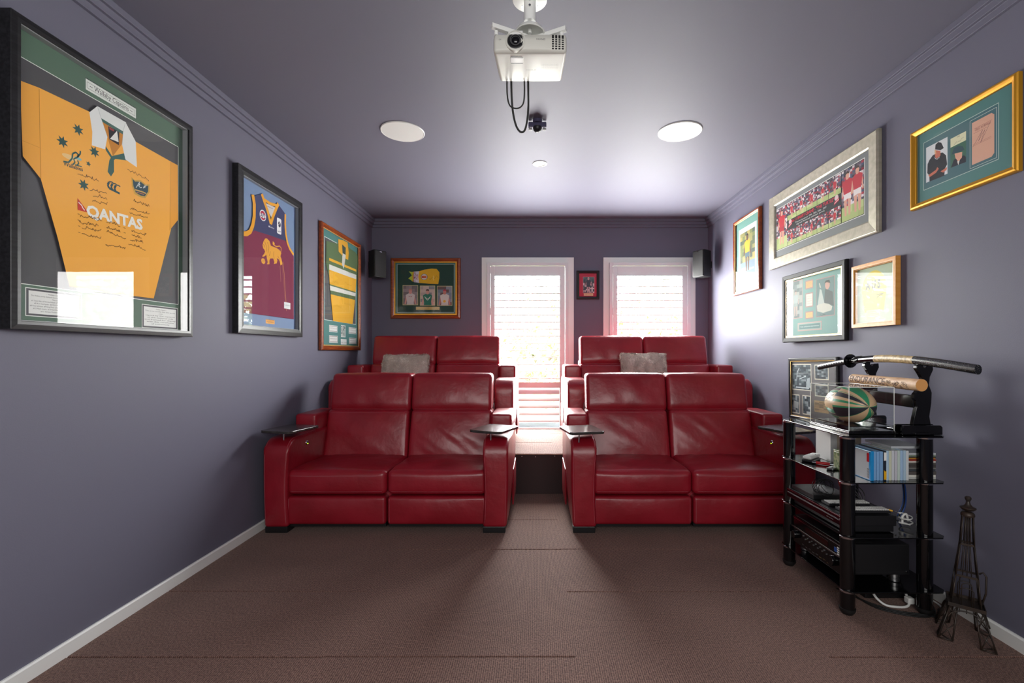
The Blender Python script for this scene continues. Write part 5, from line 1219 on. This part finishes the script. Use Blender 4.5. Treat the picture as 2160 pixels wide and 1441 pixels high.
# small things on the left part of the shelf
t = thing('remote_control', 'white handheld remote lying on the left of the second shelf', 'remote', (1.50, 2.53, Z2))
mb, _m = soft((.022, .062, .009), .008, (3, 6, 2), 3, (0, 0, .003), lambda p: Rz(math.radians(-52)) @ Vector(p)+Vector((0, 0, .022)) ); mb.build('body', 'wplast', t, smooth=True)
for k in range(3): bx('button', (-.006+k*.012-.003, .008-k*.006-.003, .031), (-.006+k*.012+.003, .008-k*.006+.003, .0345), 'greymetal', t, world=False, bevel=.001)
t = thing('glasses_case', 'black slim case under the white remote on the second shelf', 'case', (1.488, 2.515, Z2))
mb, _m = soft((.03, .055, .006), .005, (3, 5, 2), 3, (0, 0, .001), lambda p: Rz(math.radians(-50)) @ Vector(p)+Vector((0, 0, .0065))); mb.build('shell', 'blackm', t, smooth=True)
t = thing('laser_pen', 'red and chrome pen on the second shelf in front of the white remote', 'pen', (1.47, 2.42, Z2))
a, b = Vector((1.455, 2.45, Z2+.0085)), Vector((1.545, 2.385, Z2+.0085)); d = b-a
MB().cyl(a, a+d*.16, .008, n=18).build('cap', 'chrome', t, True, smooth='auto'); MB().cyl(a+d*.16, a+d*.72, .0078, n=18).build('barrel', 'wred', t, True, smooth='auto'); MB().cyl(a+d*.72, b, .0082, n=18).build('tip', 'chrome', t, True, smooth='auto')
t = thing('metal_case', 'flat silver tin lying in front of the red pen', 'tin', (1.50, 2.34, Z2))
mb, _m = soft((.016, .05, .006), .004, (2, 4, 2), 3, fn=lambda p: Rz(math.radians(-55)) @ Vector(p)+Vector((0, 0, .0065))); mb.build('tin_body', 'steel', t, smooth=True)
t = thing('patterned_tin', 'small green patterned upright tin beside the blue disc case', 'tin', (1.520, 2.318, Z2))
M['camo'] = mat('green_patterned_print', '#4f7040', .4, grain=((60, 60, 60), '#b8b890', 4)); bx('tin_body', (1.500, 2.302, Z2), (1.522, 2.345, Z2+.092), 'camo', t, bevel=.003); bx('lid', (1.4995, 2.3015, Z2+.0921), (1.5225, 2.3455, Z2+.1), 'camo', t, bevel=.002)

# third shelf ----------------------------------------------------------
Z3 = ZS[1]-.0008
def hifi(name, label, a, b, cat, front=None): return thing(name, label, cat, ((a[0]+b[0])/2, (a[1]+b[1])/2, a[2]))
a, b = (1.432, 2.150, Z3+.004), (1.655, 2.58, Z3+.030)
t = hifi('set_top_box', 'lower slim black box on the third shelf', a, b, 'set-top box'); bx('casing', a, b, 'blackm', t, bevel=.002)
for (x, y) in ((1.45, 2.17), (1.63, 2.17), (1.45, 2.56), (1.63, 2.56)): MB().cyl((x, y, Z3), (x, y, Z3+.004), .008, n=12).build('foot', 'rubber', t, True)
MB().cyl((1.452, 2.150, Z3+.014), (1.452, 2.1478, Z3+.014), .003, n=10).build('screw', 'chrome', t, True)
a, b = (1.412, 2.140, Z3+.034), (1.660, 2.60, Z3+.080)
t = hifi('disc_player', 'black disc player stacked on the slim box on the third shelf', a, b, 'disc player'); bx('casing', a, b, 'blackm', t, bevel=.002)
bx('front_panel', (1.404, 2.138, Z3+.034), (1.412, 2.602, Z3+.081), 'black', t, bevel=.001)
for (z0_, z1_, m_) in ((.074, .0765, 'chrome'), (.060, .0615, 'steel'), (.0565, .0575, 'steel')): bx('trim_strip', (1.4032, 2.145, Z3+z0_), (1.4042, 2.595, Z3+z1_), m_, t)
lettering('lettering', t, 'Blu-ray Disc', Vector((1.4035, 2.22, Z3+.046))-Vector(RM[t.name].translation), .05, .004, Matrix(((0, 0, -1), (-1, 0, 0), (0, 1, 0))), '#b0b0b0')
for (x, y) in ((1.44, 2.17), (1.63, 2.17), (1.44, 2.57), (1.63, 2.57)): MB().cyl((x, y, Z3+.0305), (x, y, Z3+.0345), .009, n=12).build('foot', 'rubber', t, True)
MB().cyl((1.458, 2.1402, Z3+.057), (1.458, 2.1375, Z3+.057), .0045, n=12).build('screw', 'chrome', t, True)
ZT = Z3+.0812
def keypad(name, label, x0, y0, y1, wx_, z, m_):
    t = thing(name, label, 'keyboard', (x0+wx_/2, (y0+y1)/2, z))
    mb = MB(); mb.box((x0, y0, z+.001), (x0+wx_, y1, z+.014)); mb.build('casing', m_, t, True, bevel=.003)
    k = MB(); nx = int(wx_/.011); ny = int((y1-y0-.012)/.012)
    for i in range(nx):
        for j in range(ny): k.box((x0+.006+i*.011, y0+.006+j*.012, z+.014), (x0+.0145+i*.011, y0+.015+j*.012, z+.0175))
    kk = k.build('keys', 'wplast', t, True); kk['kind'] = 'stuff'
keypad('mini_keyboard', 'dark mini keyboard with white keys on the disc player, nearest', 1.440, 2.17, 2.24, .215, ZT, 'gunmetal')
keypad('mini_keyboard', 'dark mini keyboard with white keys on the disc player, behind the nearest', 1.432, 2.27, 2.335, .20, ZT, 'gunmetal')
bx0 = bx('flat_box', (1.42, 2.38, ZT+.0005), (1.56, 2.585, ZT+.022), 'blackm', None, bevel=.002); tag(bx0, 'flat black box under the cable tangle on the disc player', 'box')
rr = random.Random(8)
t = thing('cable_tangle', 'tangle of thin black cable on the third shelf', 'cable', (1.50, 2.44, ZT+.022))
for k in range(7):
    c = Vector((1.50+rr.uniform(-.02, .02), 2.42+rr.uniform(-.03, .03), ZT+.055)); ra = rr.uniform(.03, .055); rb = rr.uniform(.02, .035); ph_ = rr.uniform(0, 6)
    MB().tube([c+Vector((ra*math.cos(q/14*6.28), ra*.8*math.sin(q/14*6.28+ph_*.2), rb*math.sin(q/14*6.28+ph_)-.002)) for q in range(14)], .0016, 6, closed=True).build('cable_loop', 'rubber', t, True, smooth=True)
t = thing('computer_mouse', 'grey mouse inside the cable tangle', 'mouse', (1.51, 2.40, ZT+.001))
mb, _m = soft((.028, .045, .014), .013, (5, 6, 3), 3, (0, 0, .006), lambda p: Vector(p)+Vector((0, .03, .0375))); mb.build('shell', 'greymetal', t, smooth=True)
o = MB(); o.tube(smoothpts([(1.60, 2.46, .60), (1.595, 2.44, .56), (1.58, 2.42, .52), (1.585, 2.41, .49)]), .006, 8); oo = o.build('red_strap', 'wred', None, smooth=True); tag(oo, 'red strap hanging down behind the second shelf', 'strap')
# plugs and cables at the right of the third shelf
t = thing('av_cable', 'bundle of cable plugs, white, yellow and red, on the third shelf', 'cable', (1.72, 2.30, Z3))
for (m_, p0, p1) in (('yellow', (1.70, 2.30, .430), (1.742, 2.27, .424)), ('wplast', (1.672, 2.26, .424), (1.692, 2.23, .408)), ('wplast', (1.69, 2.25, .418), (1.712, 2.22, .402)), ('wred', (1.675, 2.24, .402), (1.695, 2.225, .398))):
    a = Vector(p0); b = Vector(p1); MB().cyl(a, b, .006, .0045, 12).build('plug', m_, t, True, smooth='auto'); MB().cyl(b, b+(b-a)*.3, .0022, n=8).build('plug_tip', 'chrome', t, True)
for k in range(4): MB().tube(smoothpts([(1.70-.008*k, 2.30-.012*k, .43-.007*k), (1.67, 2.36, .44-.01*k), (1.66+.02*k, 2.45, .47), (1.66, 2.55, .50+.01*k)]), .0022, 6).build('cord', 'rubber', t, True, smooth=True)
t = thing('white_cable', 'coiled thin white cable on the right of the third shelf', 'cable', (1.78, 2.22, Z3))
pts = [Vector((1.765+.022*math.cos(q*.62)+.003*math.sin(q*2.3), 2.22+.03*math.sin(q*.62), Z3+.008+.0022*q)) for q in range(26)]; MB().tube(smoothpts(pts, 2), .0028, 8).build('coil', 'wplast', t, True, smooth=True)
MB().tube(smoothpts([(1.75, 2.22, Z3+.02), (1.752, 2.222, Z3+.05), (1.768, 2.22, Z3+.062), (1.776, 2.218, Z3+.03)]), .005, 8).build('tie', 'wplast', t, True, smooth=True)
for k, (m_, lb) in enumerate((('blueplast', 'blue network cable hanging behind the front right post'), ('rubber', 'black cable hanging behind the front right post'), ('blueplast', 'second blue cable hanging behind the front right post, further back'))):
    o = MB(); x = 1.842+.010*k; y_ = 2.30+.02*k; o.tube(smoothpts([(x-.045, y_, .598), (x-.024, y_, .57), (x-.012, y_, .50), (x-.015, y_, .44), (x-.035, y_, .392), (x-.042, y_, .374)]), .0034, 8); oo = o.build('hanging_cable', m_, None, smooth=True); tag(oo, lb, 'cable', 'cables hanging behind the rack')

# bottom shelf: receiver ---------------------------------------------
Z4 = ZS[0]-.0008
x0, x1, y0, y1, z0, z1 = 1.436, 1.745, 2.172, 2.588, Z4+.040, Z4+.182
t = thing('av_receiver', 'large black audio receiver on the bottom shelf', 'receiver', ((x0+x1)/2, (y0+y1)/2, Z4))
bx('casing', (x0, y0, z0), (x1, y1, z1), 'blackm', t, bevel=.003)
fp = bx('front_panel', (x0-.010, y0-.006, z0-.004), (x0, y1+.006, z1-.001), 'black', t, bevel=.003)
bx('display', (x0-.0112, 2.27, z1-.05), (x0-.0098, 2.46, z1-.024), 'reddisplay', fp)
bx('trim_strip', (x0-.012, y0-.004, z1-.066), (x0-.0098, y1+.004, z1-.060), 'steel', fp); bx('trim_strip', (x0-.011, y0-.004, z1-.012), (x0-.0098, y1+.004, z1-.010), 'chrome', fp)
for yy, r in ((2.225, .024), (2.545, .020)):
    kb = MB(); kb.lathe([(r, 0), (r, -.016), (r*.94, -.019), (r*.5, -.0185), (.0002, -.018)], (x0-.0105, yy, z0+.045), 'x', 32); k_ = kb.build('knob', 'black', fp, True, smooth='auto')
for k in range(12): MB().lathe([(.0035, 0), (.0035, -.003), (.0002, -.003)], (x0-.0105, 2.28+.018*k, z0+.062 if k % 2 else z0+.05), 'x', 10).build('button', 'steel', fp, True)
for k in range(4): bx('sticker', (x0-.0115, 2.185+.0, z1-.028-.010*k), (x0-.0098, 2.20, z1-.022-.010*k), 'paper', fp)
bx('sticker', (x0-.0115, 2.203, z1-.050), (x0-.0098, 2.222, z1-.030), 'blueplast', fp)
for k in range(8): lettering('lettering', fp, 'SURROUND', Vector((x0-.0110, 2.27+.03*k, z0+.012+.003*(k%2)))-Vector(RM[t.name].translation), .018, .003, Matrix(((0, 0, -1), (-1, 0, 0), (0, 1, 0))), '#c8a868' if k < 3 else '#9a9a9a')
for k in range(14): bx('vent_slot', (x0+.03, 2.195+.010*k, z1-.0008), (x0+.15, 2.199+.010*k, z1+.0006), 'rubber', t)
bx('seam_strip', (x0+.004, y0-.0012, z0+.012), (x1-.006, y0+.0005, z0+.016), 'gunmetal', t)
for xx in (x0+.008, x1-.012): MB().cyl((xx, y0+.0005, z0+.014), (xx, y0-.0022, z0+.014), .0045, n=12).build('screw', 'chrome', t, True)
for (xx, yy) in ((x0+.04, y0+.04), (x1-.05, y0+.03), (x0+.04, y1-.04), (x1-.05, y1-.04)):
    MB().lathe([(.018, Z4), (.022, Z4+.003), (.022, Z4+.014), (.020, Z4+.016), (.020, Z4+.020), (.022, Z4+.022), (.022, z0)], (xx, yy, 0), n=24).build('foot', 'goldlip' if 0 else 'steel', t, True, smooth='auto')
for k in range(5):
    o = MB(); xx = x1+.012; o.tube(smoothpts([(x1+.001, 2.25+.04*k, .27-.01*k), (xx+.015, 2.26+.04*k, .24), (xx+.020+.004*k, 2.25+.03*k, .18), (xx+.012, 2.28+.02*k, .135), (xx+.01, 2.30+.02*k, Z4+.004)]), .003, 8); o.build('lead', 'rubber', t, True, smooth=True)
# floor cables
t = thing('power_board', 'black power board on the carpet under the rack', 'power board', (1.70, 2.33, 0)); bx('body', (1.60, 2.26, .001), (1.86, 2.34, .032), 'blackm', t, bevel=.006)
for k in range(3): MB().cyl((1.65+.07*k, 2.30, .032), (1.65+.07*k, 2.30, .050), .016, n=16).build('plug', 'rubber', t, True, smooth='auto')
t = thing('white_cable', 'thick white cable looped on the carpet under the rack', 'cable', (1.70, 2.22, 0))
MB().tube(smoothpts([(1.628, 2.26, .055), (1.622, 2.22, .03), (1.645, 2.19, .009), (1.69, 2.175, .007), (1.74, 2.18, .007), (1.765, 2.20, .02), (1.772, 2.235, .05), (1.77, 2.26, .075)]), .0055, 10).build('cable', 'wplast', t, True, smooth=True)
bx('plug', (1.752, 2.185, .012), (1.782, 2.215, .04), 'wplast', t, bevel=.004)
t = thing('black_cable', 'thin black cables curving over the carpet below the rack', 'cable', (1.70, 2.14, 0))
for k in range(3): MB().tube(smoothpts([(1.52+.02*k, 2.35, .006), (1.58, 2.23-.02*k, .005), (1.66, 2.15-.015*k, .005), (1.75, 2.12-.012*k, .005), (1.81, 2.10+.01*k, .005), (1.87, 2.16+.03*k, .006)]), .0035, 8).build('lead', 'rubber', t, True, smooth=True)
t = thing('white_cable', 'short white lead by the skirting behind the rack', 'cable', (1.89, 2.30, 0))
MB().tube(smoothpts([(1.87, 2.42, .10), (1.90, 2.35, .06), (1.89, 2.27, .02), (1.905, 2.20, .006), (1.88, 2.15, .006)]), .004, 8).build('cable', 'wplast', t, True, smooth=True)

# ------------------------------------------------------------------ wrought iron tower
TC = Vector((1.808, 1.962, 0)); t = thing('iron_tower', 'black wrought iron Eiffel Tower ornament on the carpet', 'ornament', tuple(TC), Matrix.Rotation(math.radians(1.6), 3, 'Y') @ Rz(math.radians(-38)))
def bar(name, pts, r=.0028, par=None, closed=False): return MB().tube(pts, r, 6, closed=closed).build(name, 'iron', par or t, smooth=True)
hw0, zp = .088, .146; hwp = .050
for sx in (-1, 1):
    for sy in (-1, 1):
        g = bpy.data.objects.new('leg', None)   # replaced below by a mesh frame
        bpy.data.objects.remove(g)
        lw = .045; B0 = [(sx*hw0, sy*hw0), (sx*(hw0-lw), sy*hw0), (sx*hw0, sy*(hw0-lw))]; T0 = [(sx*hwp, sy*hwp), (sx*(hwp-.022), sy*hwp), (sx*hwp, sy*(hwp-.022))]
        mb = MB()
        for (a, b) in zip(B0, T0): mb.tube([(a[0], a[1], .004), (b[0]*1.0, b[1]*1.0, zp-.01)], .0030, 6)
        for (i, j) in ((0, 1), (0, 2)):
            for k in range(2):
                f0, f1 = k/2, (k+1)/2; q = lambda n, f: (B0[n][0]+(T0[n][0]-B0[n][0])*f, B0[n][1]+(T0[n][1]-B0[n][1])*f, .004+(zp-.014)*f)
                mb.tube([q(i, f0), q(j, f1)], .0021, 6); mb.tube([q(j, f0), q(i, f1)], .0021, 6)
            mb.tube([(B0[i][0], B0[i][1], .004), (B0[j][0], B0[j][1], .004)], .003, 6)
        mb.tube([(B0[1][0], B0[1][1], .004), (B0[2][0], B0[2][1], .004)], .003, 6)
        mb.build('leg', 'iron', t, smooth=True)
for (ax, sg) in (('x', 1), ('x', -1), ('y', 1), ('y', -1)):
    pts = [];
    for k in range(11): a = PI*k/10; u = -.058*math.cos(a); z = .085+.042*math.sin(a); o_ = sg*(hwp+.020-.012*math.sin(a)); pts.append((u, o_, z) if ax == 'x' else (o_, u, z))
    ar = bar('arch', pts, .0026)
    for k in (-1, 0, 1): u = k*.022; o_ = sg*(hwp+.004); bar('arch_strut', [((u, o_, zp-.01) if ax == 'x' else (o_, u, zp-.01)), ((u, o_, .118) if ax == 'x' else (o_, u, .118))], .0018, ar)
mb = MB(); mb.box((-hwp-.008, -hwp-.008, zp-.010), (hwp+.008, hwp+.008, zp-.007)); mb.build('platform', 'iron', t)
def ring(name, hw, z, hh, th=.003):
    mb = MB(); 
    for (a, b) in (((-hw, -hw), (hw, -hw+th)), ((-hw, hw-th), (hw, hw)), ((-hw, -hw+th), (-hw+th, hw-th)), ((hw-th, -hw+th), (hw, hw-th))): mb.box((a[0], a[1], z-hh/2), (b[0], b[1], z+hh/2))
    return mb.build(name, 'iron', t, bevel=.0006, seg=1)
ring('rail', hwp+.009, zp-.003, .015); ring('band', .036, .262, .009); ring('band', .023, .392, .009)
lv = [(zp-.006, .046), (.262, .0345), (.392, .0215), (.512, .0165)]
for (za, ha), (zb_, hb) in zip(lv, lv[1:]):
    for sx in (-1, 1):
        for sy in (-1, 1): bar('upright', [(sx*ha, sy*ha, za), (sx*hb, sy*hb, zb_)], .0026)
    if za > .2:
        for f in (-.4, 0, .4):
            for (ax, sg) in (('x', 1), ('x', -1), ('y', 1), ('y', -1)):
                bar('wire', [((f*ha, sg*ha, za) if ax == 'x' else (sg*ha, f*ha, za)), ((f*hb, sg*hb, zb_) if ax == 'x' else (sg*hb, f*hb, zb_))], .0017)
for (ax, sg) in (('x', 1), ('x', -1), ('y', 1), ('y', -1)):
    for (b_, zz_) in ((.022, .205), (.016, .225)):
        pts = []
        for k in range(9): a = PI*k/8; u = -b_*math.cos(a); z = zz_+.012*math.sin(a); o_ = sg*.040; pts.append((u, o_, z) if ax == 'x' else (o_, u, z))
        bar('inner_arch', [((-b_, sg*.044, zp-.005) if ax == 'x' else (sg*.044, -b_, zp-.005))]+pts+[((b_, sg*.044, zp-.005) if ax == 'x' else (sg*.044, b_, zp-.005))], .0018)
MB().lathe([(.0002, .507), (.022, .507), (.024, .512), (.023, .520), (.017, .526), (.0002, .528)], n=24).build('cap', 'iron', t, smooth='auto')
MB().lathe([(.0002, .528), (.010, .530), (.020, .534), (.027, .542), (.027, .545), (.016, .549), (.009, .558), (.006, .570), (.008, .574), (.011, .580), (.011, .586), (.007, .591), (.0002, .592)], n=28).build('finial', 'iron', t, smooth='auto')
bar('handle', [(.050, .0, zp), (.062, .0, .20), (.062, .0, .27), (.052, .0, .285), (.040, .0, .275)], .0035)
